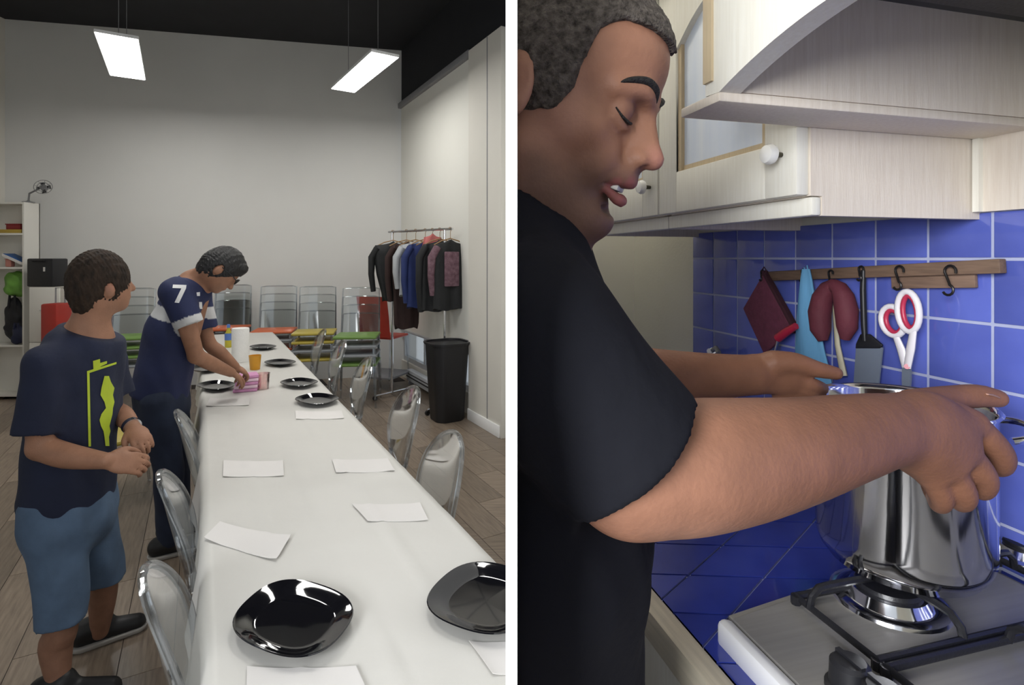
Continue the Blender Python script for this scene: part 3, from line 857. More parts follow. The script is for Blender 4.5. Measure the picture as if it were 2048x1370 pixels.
# ================================================================== utensil rail on the tiles
def sz(u, v, off=.012):
    q_ = KI @ W(u, v, off); return q_.x, q_.z
M_rail = mat('brown_wood_rail', (0.185, 0.115, 0.075), 0.6, var=0.35, scale=9, stretch=(2, 20, 20), bump=0.1, bscale=40)
(s0, z0), (s1, z1) = sz(2009, 532, .02), sz(1530, 553, .02)
rl = kthing('utensil_rail', 'brown wooden utensil rail on the blue tiles', 'rail', s0, .0105, z0)
ang = math.atan2(z1 - z0, s1 - s0); Lr = math.hypot(s1 - s0, z1 - z0)
b = MB(); Mr = Matrix.Rotation(-ang, 4, 'Y')
b.box(Mr @ Vector((Lr / 2, .012, 0)), (Lr, .016, .024), M=Mr.to_3x3(), bev=.002); b.build('long_batten', M_rail, rl)
(sa, za), (sb, zb) = sz(1950, 562, .02), sz(1782, 563, .02)
b = MB(); b.box(((sa + sb) / 2 - s0, .006, (za + zb) / 2 - z0), (abs(sb - sa), .008, .026), M=Mr.to_3x3(), bev=.0015); b.build('short_batten', mat('brown_wood_rail_pale', (0.23, 0.145, 0.10), 0.6, var=0.3, scale=9, stretch=(2, 20, 20)), rl)
M_hook = mat('dark_iron', (0.035, 0.032, 0.03), 0.4, 0.7, var=0.2, scale=40)
def hook(u, v, hpx, label_, nm='hook'):
    s_, z_ = sz(u, v, .035); Y = W(u, v, .035).y; h = hpx / F * Y
    b = MB(); pts = []
    for i in range(9):
        a = R(200 - i * 26); pts.append((s_ - s0 + math.cos(a) * h * .18, .0295, z_ - z0 - h * .2 + math.sin(a) * h * .18))
    e = Vector(pts[-1]); pts.append((s_ - s0, .033, z_ - z0 - h * .55))
    for i in range(9):
        a = R(110 + i * 28); pts.append((s_ - s0 + math.cos(a) * h * .17, .035, z_ - z0 - h * .80 + math.sin(a) * h * .17))
    b.tube(pts, .0022, 8); return b.build('hook', M_hook, rl)
hook(1905, 530, 62, ''); hook(1803, 531, 50, ''); hook(1665, 540, 30, ''); hook(1726, 532, 30, ''); hook(1610, 538, 26, ''); hook(1528, 540, 22, '')

def wpoly(name, pts, off, th, m, root, bev=0.0):
    """flat piece lying parallel to the wall: pixel outline -> prism with thickness"""
    l = [sz(u, v, off) for u, v in pts]
    rm = ROOTM[root.name]; b = MB()
    b.prism([(a, c) for a, c in l], -off - th / 2, -off + th / 2, M=Matrix(((1, 0, 0, 0), (0, 0, -1, 0), (0, 1, 0, 0), (0, 0, 0, 1))))
    if bev: bmesh.ops.bevel(b.bm, geom=b.bm.edges[:], offset=bev, segments=3, affect='EDGES', profile=.5)
    b.bm.transform(KM)
    return b.build(name, m, root, world=True)
def wtube(name, pts, off, r, m, root, flat=None, seg=10, closed=False):
    b = MB(); q_ = []
    for i, p_ in enumerate(pts):
        o_ = p_[2] if len(p_) > 2 else off
        a, c = sz(p_[0], p_[1], o_); q_.append(KM @ Vector((a, o_, c)))
    b.tube(q_, r, seg, flat=flat, closed=closed); return b.build(name, m, root, world=True)
def ut(name, label, cat, u, v, off=.04):
    return thing(name, label, cat, W(u, v, off), 0)
M_mar = mat('maroon_quilted_cloth', (0.155, 0.035, 0.065), 0.9, var=0.25, scale=60, bump=0.3, bscale=120)
t = ut('pot_holder', 'maroon quilted square pot holder hanging by a corner', 'pot holder', 1535, 640)
wpoly('pad', [(1528, 548), (1488, 617), (1530, 708), (1588, 660)], .040, .010, M_mar, t, .004)
wpoly('binding', [(1530, 540), (1527, 550), (1588, 668), (1592, 652)], .036, .016, mat('dark_maroon_binding', (0.05, 0.012, 0.02), 0.9, var=0.2, scale=60), t, .002)
wtube('loop', [(1528, 552), (1523, 542), (1528, 534), (1533, 542), (1529, 552)], .040, .0015, MATS['dark_maroon_binding'], t)
t = ut('lighter', 'red gas lighter hanging beside the maroon pot holder', 'lighter', 1565, 680)
wtube('red_body', [(1592, 652), (1575, 662), (1556, 676)], .058, [.008, .010, .011], mat('red_plastic', (0.45, 0.02, 0.05), 0.3, var=0.1, scale=20), t)
wtube('steel_tip', [(1558, 676), (1551, 702), (1546, 720)], .058, .004, M_chrome, t)
# blue cloth as a loft with soft folds
t = ut('tea_towel', 'light blue tea towel hanging in a narrow fold', 'towel', 1615, 640)
rows = [(538, 1606, 1619), (560, 1601, 1624), (600, 1596, 1630), (650, 1592, 1638), (700, 1590, 1648), (745, 1592, 1660), (775, 1605, 1664)]
vs = []; fs = []; n = 20
for r_, (v, ul, ur) in enumerate(rows):
    for j in range(n):
        a = 2 * math.pi * j / n; w_ = (ul + ur) / 2 + (ur - ul) / 2 * math.cos(a)
        off = .042 + (.006 + .005 * r_ / 6) * math.sin(a) * (1 + .5 * math.cos(3 * a + r_ * .3))
        a_, c_ = sz(w_, v, .042); vs.append(KM @ Vector((a_, off, c_)))
for r_ in range(len(rows) - 1):
    for j in range(n): fs.append((r_ * n + j, r_ * n + (j + 1) % n, (r_ + 1) * n + (j + 1) % n, (r_ + 1) * n + j))
fs += [tuple(range(n)), tuple((len(rows) - 1) * n + j for j in range(n))]
b = MB(); b._add(vs, fs); b.build('cloth', mat('light_blue_cloth', (0.16, 0.42, 0.68), 0.85, var=0.2, scale=10, stretch=(1, 1, .2), bump=0.2, bscale=90), t, world=True, smooth=70)
wtube('loop', [(1612, 545), (1608, 535), (1614, 531), (1617, 545)], .042, .0015, MATS['light_blue_cloth'], t)
t = ut('oven_grip', 'dark maroon padded oven grip folded over its hook', 'oven mitt', 1665, 620)
M_ov = mat('maroon_padded_cloth', (0.13, 0.022, 0.035), 0.75, var=0.2, scale=30, bump=0.15, bscale=80)
wtube('padded_lobe', [(1646, 682), (1641, 660), (1639, 625), (1645, 596), (1656, 577), (1668, 570)], .048, [.010, .0215, .024, .022, .018, .014], M_ov, t, seg=14)
wtube('padded_lobe', [(1690, 678), (1694, 655), (1693, 622), (1687, 594), (1678, 577), (1666, 570)], .048, [.010, .0205, .023, .021, .017, .014], M_ov, t, seg=14)
t = ut('wooden_spoon', 'pale wooden spoon handle hanging below the maroon oven grip', 'spoon', 1680, 720)
wtube('handle', [(1668, 600), (1675, 690), (1688, 752)], .024, [.006, .008, .010], mat('pale_beech', (0.58, 0.53, 0.38), 0.6, var=0.15, scale=9, stretch=(10, 10, 1)), t, flat=.6)
t = ut('spatula', 'black handled kitchen spatula with wide grey blade', 'spatula', 1730, 640)
wtube('handle', [(1727, 540), (1726, 580), (1728, 650), (1730, 682)], .030, [.005, .006, .006, .005], M_blackplastic, t)
wpoly('collar', [(1722, 668), (1740, 668), (1766, 690), (1762, 697), (1712, 697), (1714, 688)], .030, .006, M_blackplastic, t, .002)
wpoly('blade', [(1713, 695), (1766, 695), (1758, 768), (1708, 768)], .030, .003, mat('grey_nylon', (0.17, 0.20, 0.25), 0.45, var=0.1, scale=10), t)
t = ut('kitchen_scissors', 'white and red handled kitchen scissors hanging from a hook', 'scissors', 1805, 650)
M_sw = mat('white_grip_plastic', (0.82, 0.78, 0.80), 0.3, var=0.04, scale=15)
M_sr = mat('red_grip_plastic', (0.52, 0.035, 0.085), 0.35, var=0.1, scale=20)
def ellp(cu, cv, ru, rv, tilt, n=22):
    o_ = []
    for i in range(n):
        a = 2 * math.pi * i / n; x, y = ru * math.cos(a), rv * math.sin(a)
        o_.append((cu + x * math.cos(tilt) - y * math.sin(tilt), cv + x * math.sin(tilt) + y * math.cos(tilt)))
    return o_
wtube('finger_loop', ellp(1786, 642, 22, 30, -.35), .046, .0060, M_sw, t, closed=True)
wtube('finger_loop', ellp(1817, 623, 21, 40, -.12), .050, .0060, M_sw, t, closed=True)
wtube('loop_lining', ellp(1788, 643, 15, 23, -.35), .047, .0045, M_sr, t, closed=True)
wtube('loop_lining', ellp(1820, 624, 14, 32, -.12), .051, .0045, M_sr, t, closed=True)
wtube('shank', [(1790, 668), (1803, 700), (1811, 735)], .046, [.007, .0095, .008], M_sw, t, flat=.6)
wtube('shank', [(1828, 655), (1822, 695), (1815, 735)], .050, [.007, .0095, .008], M_sw, t, flat=.6)
wpoly('blade', [(1806, 715), (1822, 715), (1822, 760), (1815, 830), (1808, 830), (1805, 760)], .046, .004, MATS['grey_nylon'], t)
wtube('pivot', [(1814, 733, .045), (1814, 733, .056)], .05, .005, M_sr, t)
t = ut('wall_tap', 'small grey and white wall valve on the tiles behind the arm', 'tap', 1425, 700, .02)
wtube('stem', [(1425, 702, .009), (1425, 702, .04)], .02, .010, M_chrome, t)
wtube('lever', [(1418, 705, .04), (1432, 696, .045), (1438, 706, .05)], .04, .007, M_greyplastic, t)
wtube('cap', [(1419, 702, .035), (1419, 702, .052)], .04, .008, M_knobw, t)
# ================================================================== dining table and cloth
TZ = 0.76
eR = G(850, 980, TZ); eL = G(410, 1050, TZ)
def edge(e, Y): return Vector((e.x + TD.x / TD.y * (Y - e.y), Y, TZ))
Y0, Y1 = 0.80, G(500, 672, TZ).y
# table frame: origin at left edge / near, x = across, y = along
def Tp(a, l, z):           # a: 0 left .. 1 right ; l: distance along
    Lp = edge(eL, eL.y) ; base = eL + TD * ((Y0 - eL.y) / TD.y)
    return Vector((base.x, base.y, 0)) + TD * l + TN * (a * TWID) + Vector((0, 0, z))
TWID = (edge(eR, eL.y) - eL).dot(TN)
TLEN = (Y1 - Y0) / TD.y
print('TABLE', TWID, TLEN)
dt = thing('dining_table', 'long dining table under a white cloth', 'table', Tp(.5, TLEN / 2, 0))
seg = TLEN / 3
for i in range(3):
    b = MB(); z0_, z1_ = TZ - .03, TZ - .006
    ps_ = [Tp(.01, i * seg, 0), Tp(.99, i * seg, 0), Tp(.99, (i + 1) * seg - .004, 0), Tp(.01, (i + 1) * seg - .004, 0)]
    b.prism([(q.x, q.y) for q in ps_], z0_, z1_); b.build('tabletop', M_white, dt, world=True, clipx=CLIPL)
    for (a, l) in ((.1, i * seg + .12), (.9, i * seg + .12), (.1, (i + 1) * seg - .12), (.9, (i + 1) * seg - .12)):
        q = Tp(a, l, 0)
        if q.x > -.05: continue
        b = MB(); b.tube([q, q + Vector((0, 0, TZ - .03))], .02, 12); b.build('leg', M_chrome, dt, world=True)
# cloth: top with creases and hanging sides
bm = bmesh.new(); NA, NL = 46, 150; DR = 0.20
grid = []
def cloth_pt(a, l):        # a in metres across, may go beyond 0..TWID to hang down
    hang = 0
    if a < 0: hang = -a; aa = 0
    elif a > TWID: hang = a - TWID; aa = TWID
    else: aa = a
    p_ = Tp(aa / TWID, l, TZ)
    z = 0.0010 + .0034 * max(0, noise.noise(Vector((l * 2.2, aa * 3, 0)))) + .0030 * abs(noise.noise(Vector((l * 7, aa * 9, 3))))
    for cl in (.62, 1.24, 1.86, 2.48, 3.1, 3.72, 4.34): z += .0034 * math.exp(-((l - cl) / .012) ** 2)
    for ca in (.16, .33, .49): z += .0030 * math.exp(-((aa - ca - .01 * math.sin(l * 2)) / .007) ** 2)
    if hang > 0:
        sgn = -1 if a < 0 else 1
        wav = .022 * math.sin(l * 9 + 1.3 * math.sin(l * 3.1)) + .012 * math.sin(l * 23)
        bulge = (.012 + .11 * hang + wav * hang * 3.0) if sgn < 0 else (.012 + .05 * hang)
        p_ += TN * sgn * bulge; z -= hang
    p_.z += z
    return p_
rowsA = [-DR * (1 - i / 8) for i in range(8)] + [TWID * i / 34 for i in range(35)] + [TWID + DR * .8 * (i + 1) / 6 for i in range(6)]
for j in range(NL + 1):
    l = TLEN * 1.004 * j / NL
    grid.append([bm.verts.new(cloth_pt(a, l)) for a in rowsA])
for j in range(NL):
    for i in range(len(rowsA) - 1):
        bm.faces.new((grid[j][i], grid[j][i + 1], grid[j + 1][i + 1], grid[j + 1][i]))
bmesh.ops.bisect_plane(bm, geom=bm.verts[:] + bm.edges[:] + bm.faces[:], plane_co=(CLIPL, 0, 0), plane_no=(1, 0, 0), clear_outer=True)
bmesh.ops.recalc_face_normals(bm, faces=bm.faces[:])
me = bpy.data.meshes.new('tablecloth'); bm.to_mesh(me); bm.free()
M_cloth = mat('white_plastic_tablecloth', (0.66, 0.645, 0.605), 0.42, var=0.03, scale=4, bump=0.12, bscale=18)
o = link('tablecloth', me, M_cloth, None, None); me.polygons.foreach_set('use_smooth', [True] * len(me.polygons))
tag(o, 'creased white plastic cloth covering the long dining table', 'tablecloth')
TOPZ = TZ + 0.006

# paper placemats
M_paper = mat('white_paper', (0.75, 0.725, 0.70), 0.8, var=0.02, scale=6)
def paper(cs, label, curl=.004):
    q_ = [G(u, v, TOPZ) for u, v in cs]
    c_ = sum(q_, Vector()) / 4
    bm_ = bmesh.new(); n = 12; base_ = Tp(0, 0, 0); gg = [[], []]
    for lay in (0, 1):
        for i in range(n + 1):
            row = []
            for j in range(n + 1):
                s_, t_ = i / n, j / n
                p_ = (q_[0] * (1 - s_) + q_[1] * s_) * (1 - t_) + (q_[3] * (1 - s_) + q_[2] * s_) * t_
                r_ = p_ - base_; zc_ = cloth_pt(min(max(r_.dot(TN), 0), TWID), r_.dot(TD)).z
                p_.z = zc_ + .0012 + curl * (abs(s_ - .5) * 2) ** 3 + .0012 * (1 - lay); row.append(bm_.verts.new(p_ - c_))
            gg[lay].append(row)
    T_, U_ = gg
    for i in range(n):
        for j in range(n):
            bm_.faces.new((T_[i][j], T_[i + 1][j], T_[i + 1][j + 1], T_[i][j + 1])); bm_.faces.new((U_[i][j + 1], U_[i + 1][j + 1], U_[i + 1][j], U_[i][j]))
        bm_.faces.new((T_[i + 1][0], T_[i][0], U_[i][0], U_[i + 1][0])); bm_.faces.new((T_[i][n], T_[i + 1][n], U_[i + 1][n], U_[i][n]))
        bm_.faces.new((T_[0][i], T_[0][i + 1], U_[0][i + 1], U_[0][i])); bm_.faces.new((T_[n][i + 1], T_[n][i], U_[n][i], U_[n][i + 1]))
    if max(q.x for q in q_) > CLIPL:
        bmesh.ops.bisect_plane(bm_, geom=bm_.verts[:] + bm_.edges[:] + bm_.faces[:], plane_co=(CLIPL - c_.x, 0, 0), plane_no=(1, 0, 0), clear_outer=True)
    bmesh.ops.recalc_face_normals(bm_, faces=bm_.faces[:])
    me_ = bpy.data.meshes.new('paper_placemat'); bm_.to_mesh(me_); bm_.free()
    o_ = link('paper_placemat', me_, M_paper, None, 30); o_.location = c_
    tag(o_, label, 'placemat', 'white paper placemats on the table')
paper([(446, 953), (568, 951), (566, 921), (447, 921)], 'white paper placemat lying straight on the left side, mid table')
paper([(672, 945), (790, 942), (775, 917), (664, 919)], 'white paper placemat on the right side, second of the bare ones from the camera')
paper([(735, 1042), (856, 1040), (840, 1006), (704, 1008)], 'white paper placemat on the right side, nearest bare one to the camera')
paper([(408, 1078), (553, 1122), (582, 1073), (440, 1046)], 'white paper placemat lying askew over the left table edge', .008)
paper([(592, 838), (688, 837), (683, 821), (590, 822)], 'white paper placemat just before the nearest of the far plates')
paper([(412, 812), (498, 811), (500, 796), (420, 796)], 'white paper placemat before the plate by the bending man')
paper([(492, 1420), (750, 1420), (712, 1334), (494, 1334)], 'white paper placemat below the whole black plate, cut by the frame')
paper([(985, 1350), (1060, 1345), (1040, 1282), (938, 1284)], 'white paper placemat below the half-hidden black plate')

# black rounded-square plates
M_plate = mat('black_glass_plate', (0.006, 0.006, 0.008), 0.06, var=0.1, scale=5, coat=0.6)
def plate_prof(r): return [(0, .004), (r * .60, .004), (r * .64, .0035), (r * .68, .005), (r * .80, .014), (r * .97, .0205), (r, .0225), (r * .985, .0245), (r * .95, .0225), (r * .80, .0175), (r * .70, .0095), (r * .62, .0078), (0, .0075)]
def sqf(th): 
    return lambda t: 1.0 - .04 * math.cos(4 * (t - th))
def plate(u, v, r, ang, label, clip=False):
    c_ = G(u, v, TOPZ); o_ = thing('plate', label, 'plate', (c_.x, c_.y, TOPZ - .001), 0, 'black rounded square plates')
    prof = plate_prof(r); b = MB(); kx = (u - 1024) / F * .8
    b.lathe(prof, (0, 0, 0), 64, sq=sqf(ang))
    b.bm.transform(Matrix(((1, kx, 0, 0), (0, 1, 0, 0), (0, 0, 1, 0), (0, 0, 0, 1))))          # slightly oval plates
    if clip:
        b.bm.transform(ROOTM[o_.name]); b.build('dish', M_plate, o_, world=True, smooth=35, clipx=CLIPL)
    else: b.build('dish', M_plate, o_, smooth=35)
    return o_
plate(588, 1247, .136, R(62), 'whole black rounded square plate nearest the camera')
plate(973, 1206, .142, R(62), 'black rounded square plate at the right, half hidden by the partition', True)
for (u, v, r, l) in ((634, 804, .125, 'black plate on the right side, first of the four far ones'),
                     (598, 770, .122, 'black plate on the right side, second of the far ones'),
                     (560, 729, .122, 'black plate on the right side, third of the far ones'),
                     (526, 697, .122, 'black plate on the right side, farthest down the table'),
                     (433, 776, .125, 'black plate in front of the bending man'),
                     (408, 741, .122, 'black plate under the bending man\'s forearms')):
    plate(u, v, r, R(50), l)

# things on the far half of the table
def lathe_thing(name, label, cat, u, v, prof, m, part='body', extra=None, seg=28):
    c_ = G(u, v, TOPZ); o_ = thing(name, label, cat, (c_.x, c_.y, TOPZ - .003))
    b = MB(); b.lathe(prof, (0, 0, 0), seg); b.build(part, m, o_, smooth=50)
    return o_
M_tow = mat('paper_towel', (0.86, 0.85, 0.82), 0.95, var=0.04, scale=30, bump=0.3, bscale=150)
o_ = lathe_thing('paper_towel_roll', 'white paper towel roll standing on the table', 'paper towel', 481, 722, [(.020, 0), (.066, 0), (.067, .01), (.067, .27), (.064, .275), (.022, .275)], M_tow, 'paper')
b = MB(); b.lathe([(.018, .002), (.022, .002), (.022, .274), (.018, .274), (.018, .002)], (0, 0, 0), 20); b.build('cardboard_core', mat('cardboard', (0.45, 0.33, 0.2), 0.9, var=0.1, scale=20), o_)
M_or = mat('orange_plastic', (0.72, 0.34, 0.02), 0.35, var=0.08, scale=10)
lathe_thing('orange_cup', 'orange plastic cup beside the paper towel roll', 'cup', 510, 738, [(0, .004), (.034, 0), (.036, .004), (.044, .105), (.046, .108), (.043, .108), (.034, .01), (0, .008)], M_or, 'cup')
M_pk = mat('pink_napkin', (0.66, 0.30, 0.52), 0.7, var=0.25, scale=14)
c_ = G(492, 780, TOPZ); o_ = thing('napkin_pack', 'pink pack of napkins under the bending man\'s hands', 'napkins', (c_.x, c_.y, TOPZ - .003), R(20))
for i in range(5):
    b = MB(); b.box((.002 * i, 0, .012 + i * .021), (.14 - .004 * i, .12, .019), rz=.05 * i, bev=.004); b.build('napkin_stack', M_pk if i % 2 == 0 else mat('pale_pink_napkin', (0.78, 0.56, 0.66), 0.7, var=0.1, scale=14), o_)
M_pp = clear_mat('pale_pink_plastic', (0.95, 0.78, 0.76), 0.25, 0.6)
lathe_thing('pink_tumbler', 'pale pink clear tumbler next to the napkin pack', 'tumbler', 526, 777, [(0, .004), (.034, 0), (.036, .004), (.042, .10), (.044, .103), (.041, .103), (.033, .01), (0, .008)], M_pp, 'tumbler')
o_ = lathe_thing('sauce_bottle', 'yellow bottle with blue label behind the paper towel roll', 'bottle', 457, 694, [(0, 0), (.03, 0), (.032, .01), (.032, .13), (.014, .17), (.013, .19), (0, .19)], mat('yellow_plastic', (0.55, 0.47, 0.04), 0.4, var=0.1, scale=10), 'bottle_body')
b = MB(); b.lathe([(.0328, .07), (.0335, .075), (.0335, .13), (.0328, .135)], (0, 0, 0), 24); b.build('paper_label', mat('blue_print', (0.10, 0.20, 0.55), 0.5, var=0.1, scale=20), o_)
b = MB(); b.lathe([(0, .188), (.015, .188), (.015, .215), (.012, .22), (0, .22)], (0, 0, 0), 20); b.build('cap', mat('blue_print', (0, 0, 0)), o_)

# ================================================================== clear chairs round the table
M_padO = mat('orange_seat_pad', (0.62, 0.115, 0.035), 0.6, var=0.1, scale=12)
def ghost_chair(label, pad=None):
    t = thing('clear_chair', label, 'chair', (0, 0, 0), 0, 'clear plastic chairs with oval backs at the table')
    b = MB(); b.lathe([(0, .440), (.185, .440), (.200, .446), (.203, .455), (.198, .462), (0, .459)], (0, .01, 0), 40, sq=lambda a: 1 - .06 * math.cos(4 * a)); b.build('seat', M_clear, t)
    for sx in (-1, 1):
        b = MB(); b.tube([(sx * .165, .165, .445), (sx * .172, .175, .2), (sx * .178, .185, 0)], [.017, .015, .011], 8); b.build('leg', M_clear_edge, t)
        b = MB(); b.tube([(sx * .155, -.145, .445), (sx * .165, -.175, .2), (sx * .175, -.22, 0)], [.017, .015, .011], 8); b.build('leg', M_clear_edge, t)
    tl = R(13)
    def bp(x, z): return Vector((x, -.165 - math.sin(tl) * (z - .46) - .05 * (x / .2) ** 2 * -1, z))
    ring = [bp(.185 * math.cos(a), .715 + .205 * math.sin(a)) for a in [2 * math.pi * i / 40 for i in range(40)]]
    b = MB(); b.tube(ring, .0095, 8, closed=True); b.build('back_frame', M_clear_edge, t)
    b = MB(); vs = []; fs = []; nr = 6
    for r_ in range(nr + 1):
        for i in range(36):
            a = 2 * math.pi * i / 36; k = r_ / nr; vs.append(bp(.18 * k * math.cos(a), .715 + .20 * k * math.sin(a)))
    n0 = len(vs); vs += [v + Vector((0, -.005, 0)) for v in vs]
    for r_ in range(nr):
        for i in range(36):
            i2 = (i + 1) % 36; q_ = (r_ * 36 + i, r_ * 36 + i2, (r_ + 1) * 36 + i2, (r_ + 1) * 36 + i); fs.append(q_); fs.append(tuple(x + n0 for x in q_[::-1]))
    b._add(vs, fs); b.build('back_panel', M_clear, t)
    for sx in (-1, 1):
        b = MB(); b.tube([(sx * .12, -.15, .45), bp(sx * .125, .50), bp(sx * .13, .57)], .011, 8); b.build('back_support', M_clear_edge, t)
    if pad is not None:
        b = MB(); b.lathe([(0, .463), (.165, .463), (.175, .470), (.17, .482), (0, .486)], (0, .01, 0), 32, sq=lambda a: 1 - .06 * math.cos(4 * a)); b.build('seat_pad', pad, t)
    return t
def chair_at(u, v, side, proto, label, first, zt=.915, da=0.0):
    """u, v: the top of the back; side: -1 left of the table (faces right), 1 right of it"""
    p_ = G(u, v, zt); f = TN * -side; rz = math.atan2(-f.x, f.y) + da
    back = .165 + math.sin(R(13)) * .455
    p_ = p_ + f * back; p_.z = 0
    M_ = TR(p_, rz)
    if first: proto.matrix_world = M_; ROOTM[proto.name] = M_; proto['label'] = label; return proto
    return dup(proto, M_, label)
gp = ghost_chair('x'); gpo = ghost_chair('x', M_padO)
chair_at(286, 1152, -1, gp, 'clear oval-backed chair on the left side, nearest the camera', True)
chair_at(318, 952, -1, gpo, 'clear oval-backed chair with orange pad, beside the man in denim shorts', True)
chair_at(352, 826, -1, gpo, 'clear oval-backed chair with orange pad, close behind the bending man\'s legs', False)
chair_at(912, 868, 1, gp, 'clear oval-backed chair on the right side, nearest the camera', False)
chair_at(832, 776, 1, gp, 'clear oval-backed chair on the right side, second from the camera', False)
chair_at(742, 716, 1, gp, 'clear oval-backed chair on the right side, third from the camera', False)
chair_at(690, 682, 1, gp, 'clear oval-backed chair on the right side, fourth from the camera', False)
chair_at(650, 660, 1, gp, 'clear oval-backed chair on the right side, farthest from the camera', False)

# ================================================================== stacked clear chairs with coloured seats along the end wall
def stack_chair(colname, col, red=False):
    t = thing('stacking_chair', 'x', 'chair', (0, 0, 0), 0, 'stacked clear chairs with coloured seats along the end wall')
    m = mat('seat_' + colname, col, 0.45, var=0.1, scale=10)
    b = MB(); b.bb((-.23, -.2, .445), (.23, .21, .475), bev=.012); b.build('seat', m, t)
    for sx in (-1, 1):
        b = MB(); b.tube([(sx * .2, .18, .45), (sx * .225, .22, 0)], .011, 8); b.build('leg', M_clear_edge, t)
        b = MB(); b.tube([(sx * .2, -.18, .45), (sx * .225, -.24, 0)], .011, 8); b.build('leg', M_clear_edge, t)
    b = MB(); vs = []; n = 10
    for i in range(n + 1):
        x = -.21 + .42 * i / n; y = -.20 - .03 * (1 - (x / .21) ** 2)
        for z, yy in ((.47, 0), (.72, -.03), (.97, -.08)): vs.append(Vector((x, y + yy, z)))
    n0 = len(vs); vs += [v + Vector((0, -.006, 0)) for v in vs]; fs = []
    for i in range(n):
        for k in range(2):
            q_ = (i * 3 + k, (i + 1) * 3 + k, (i + 1) * 3 + k + 1, i * 3 + k + 1); fs += [q_, tuple(x + n0 for x in q_[::-1])]
    b._add(vs, fs); b.build('backrest', m if red else M_clear, t)
    if not red:
        b = MB(); b.tube([(-.21, -.2, .47), (-.21, -.23, .72), (-.205, -.275, .965), (-.15, -.3, .972), (0, -.313, .974), (.15, -.3, .972), (.205, -.275, .965), (.21, -.23, .72), (.21, -.2, .47)], .008, 8); b.build('back_frame', M_clear_edge, t)
    return t
protos = {}
def stack(u, v, cols, ztop, what, rz=None, da=0.0):
    """v: front of the top seat; cols from the floor up"""
    step = .098
    zs = .46 + step * (len(cols) - 1)
    p_ = G(u, v, zs); rzz = (math.atan2(BWD.y, BWD.x) + da)
    toward = Vector((-p_.x, -p_.y, 0)).normalized()
    base = TR((p_.x, p_.y, 0), rzz)
    words = ['at the bottom of', 'second from the floor in', 'third from the floor in', 'on top of', ]
    for k, cn in enumerate(cols):
        w = words[k] if k < len(cols) - 1 else 'on top of'
        lab = '%s-seated clear chair %s the stack %s' % (cn, w, what)
        M_ = base @ Matrix.Translation((0, 0, k * step))
        if cn not in protos:
            pr = stack_chair(cn, {'orange': (.62, .14, .05), 'green': (.17, .30, .07), 'yellow': (.50, .40, .07), 'grey': (.30, .32, .34)}[cn]); protos[cn] = pr
            pr.matrix_world = M_; pr['label'] = lab
        else: dup(protos[cn], M_, lab)
stack(252, 674, ['grey', 'green', 'green', 'green'], 0, 'between the men', da=.1)
stack(455, 656, ['grey', 'orange', 'grey', 'orange'], 0, 'behind the paper towel roll')
stack(549, 661, ['grey', 'orange', 'grey', 'orange'], 0, 'beyond the table end')
stack(630, 664, ['yellow', 'grey', 'yellow', 'yellow'], 0, 'beyond the right row of chairs')
stack(715, 671, ['green', 'grey', 'grey', 'green'], 0, 'next to the red chair', da=-.1)
rc = stack_chair('red', (.52, .055, .035), True)
rc.name = 'red_chair'; p_ = G(768, 700, .46); rc.matrix_world = TR((p_.x, p_.y, 0.18), math.atan2(BWD.y, BWD.x) + 2.6)
tag(rc, 'red plastic chair with red back under the black jacket', 'chair'); del rc['group']
# the low stand it rests on
t = thing('low_stand', 'low grey metal stand under the red chair', 'stand', (p_.x, p_.y, 0), math.atan2(BWD.y, BWD.x) + 2.6)
b = MB(); b.bb((-.26, -.27, .155), (.26, .25, .178), bev=.004); b.build('deck', M_greyplastic, t)
for sx in (-1, 1):
    for sy in (-1, 1):
        b = MB(); b.tube([(sx * .23, sy * .22, 0), (sx * .23, sy * .22, .156)], .012, 8); b.build('leg', M_chrome, t)
# yellow chair seat glimpsed past the near man's hand
c_ = G(258, 862, .46)
yc = dup(protos['yellow'], TR((c_.x, c_.y, 0), R(150)), 'yellow-seated clear chair standing alone between the two men')
yc['group'] = 'single clear chair'; del yc['group']

# ================================================================== tapered black bin
c_ = G(904, 826, 0); t = thing('waste_bin', 'tall black tapered waste bin beside the cream pier', 'bin', (c_.x * .965 - .05, c_.y * .965, 0), 0)
hb_ = H - (686 - VH) / F * (c_.y * .95)
b = MB(); sqb = lambda a: 1 / max(abs(math.cos(a)), abs(math.sin(a))) * .93 if True else 1
b.lathe([(0, .0), (.145, 0), (.15, .008), (.195, hb_ - .02), (.207, hb_ - .018), (.207, hb_), (.196, hb_), (.188, hb_ - .03), (.14, .02), (0, .02)], (0, 0, 0), 48, sq=lambda a: min(1 / max(abs(math.cos(a)), abs(math.sin(a))), 1.13))
b.bm.transform(Matrix.Rotation(R(30), 4, 'Z')); b.build('bin_body', mat('black_bin_plastic', (0.012, 0.012, 0.014), 0.5, var=0.15, scale=6), t, smooth=30)
b = MB(); b.lathe([(.190, hb_ - .012), (.212, hb_ - .008), (.212, hb_ + .004), (.190, hb_ + .004), (.190, hb_ - .012)], (0, 0, 0), 48, sq=lambda a: min(1 / max(abs(math.cos(a)), abs(math.sin(a))), 1.13)); b.bm.transform(Matrix.Rotation(R(30), 4, 'Z')); b.build('rim', M_blackplastic, t)

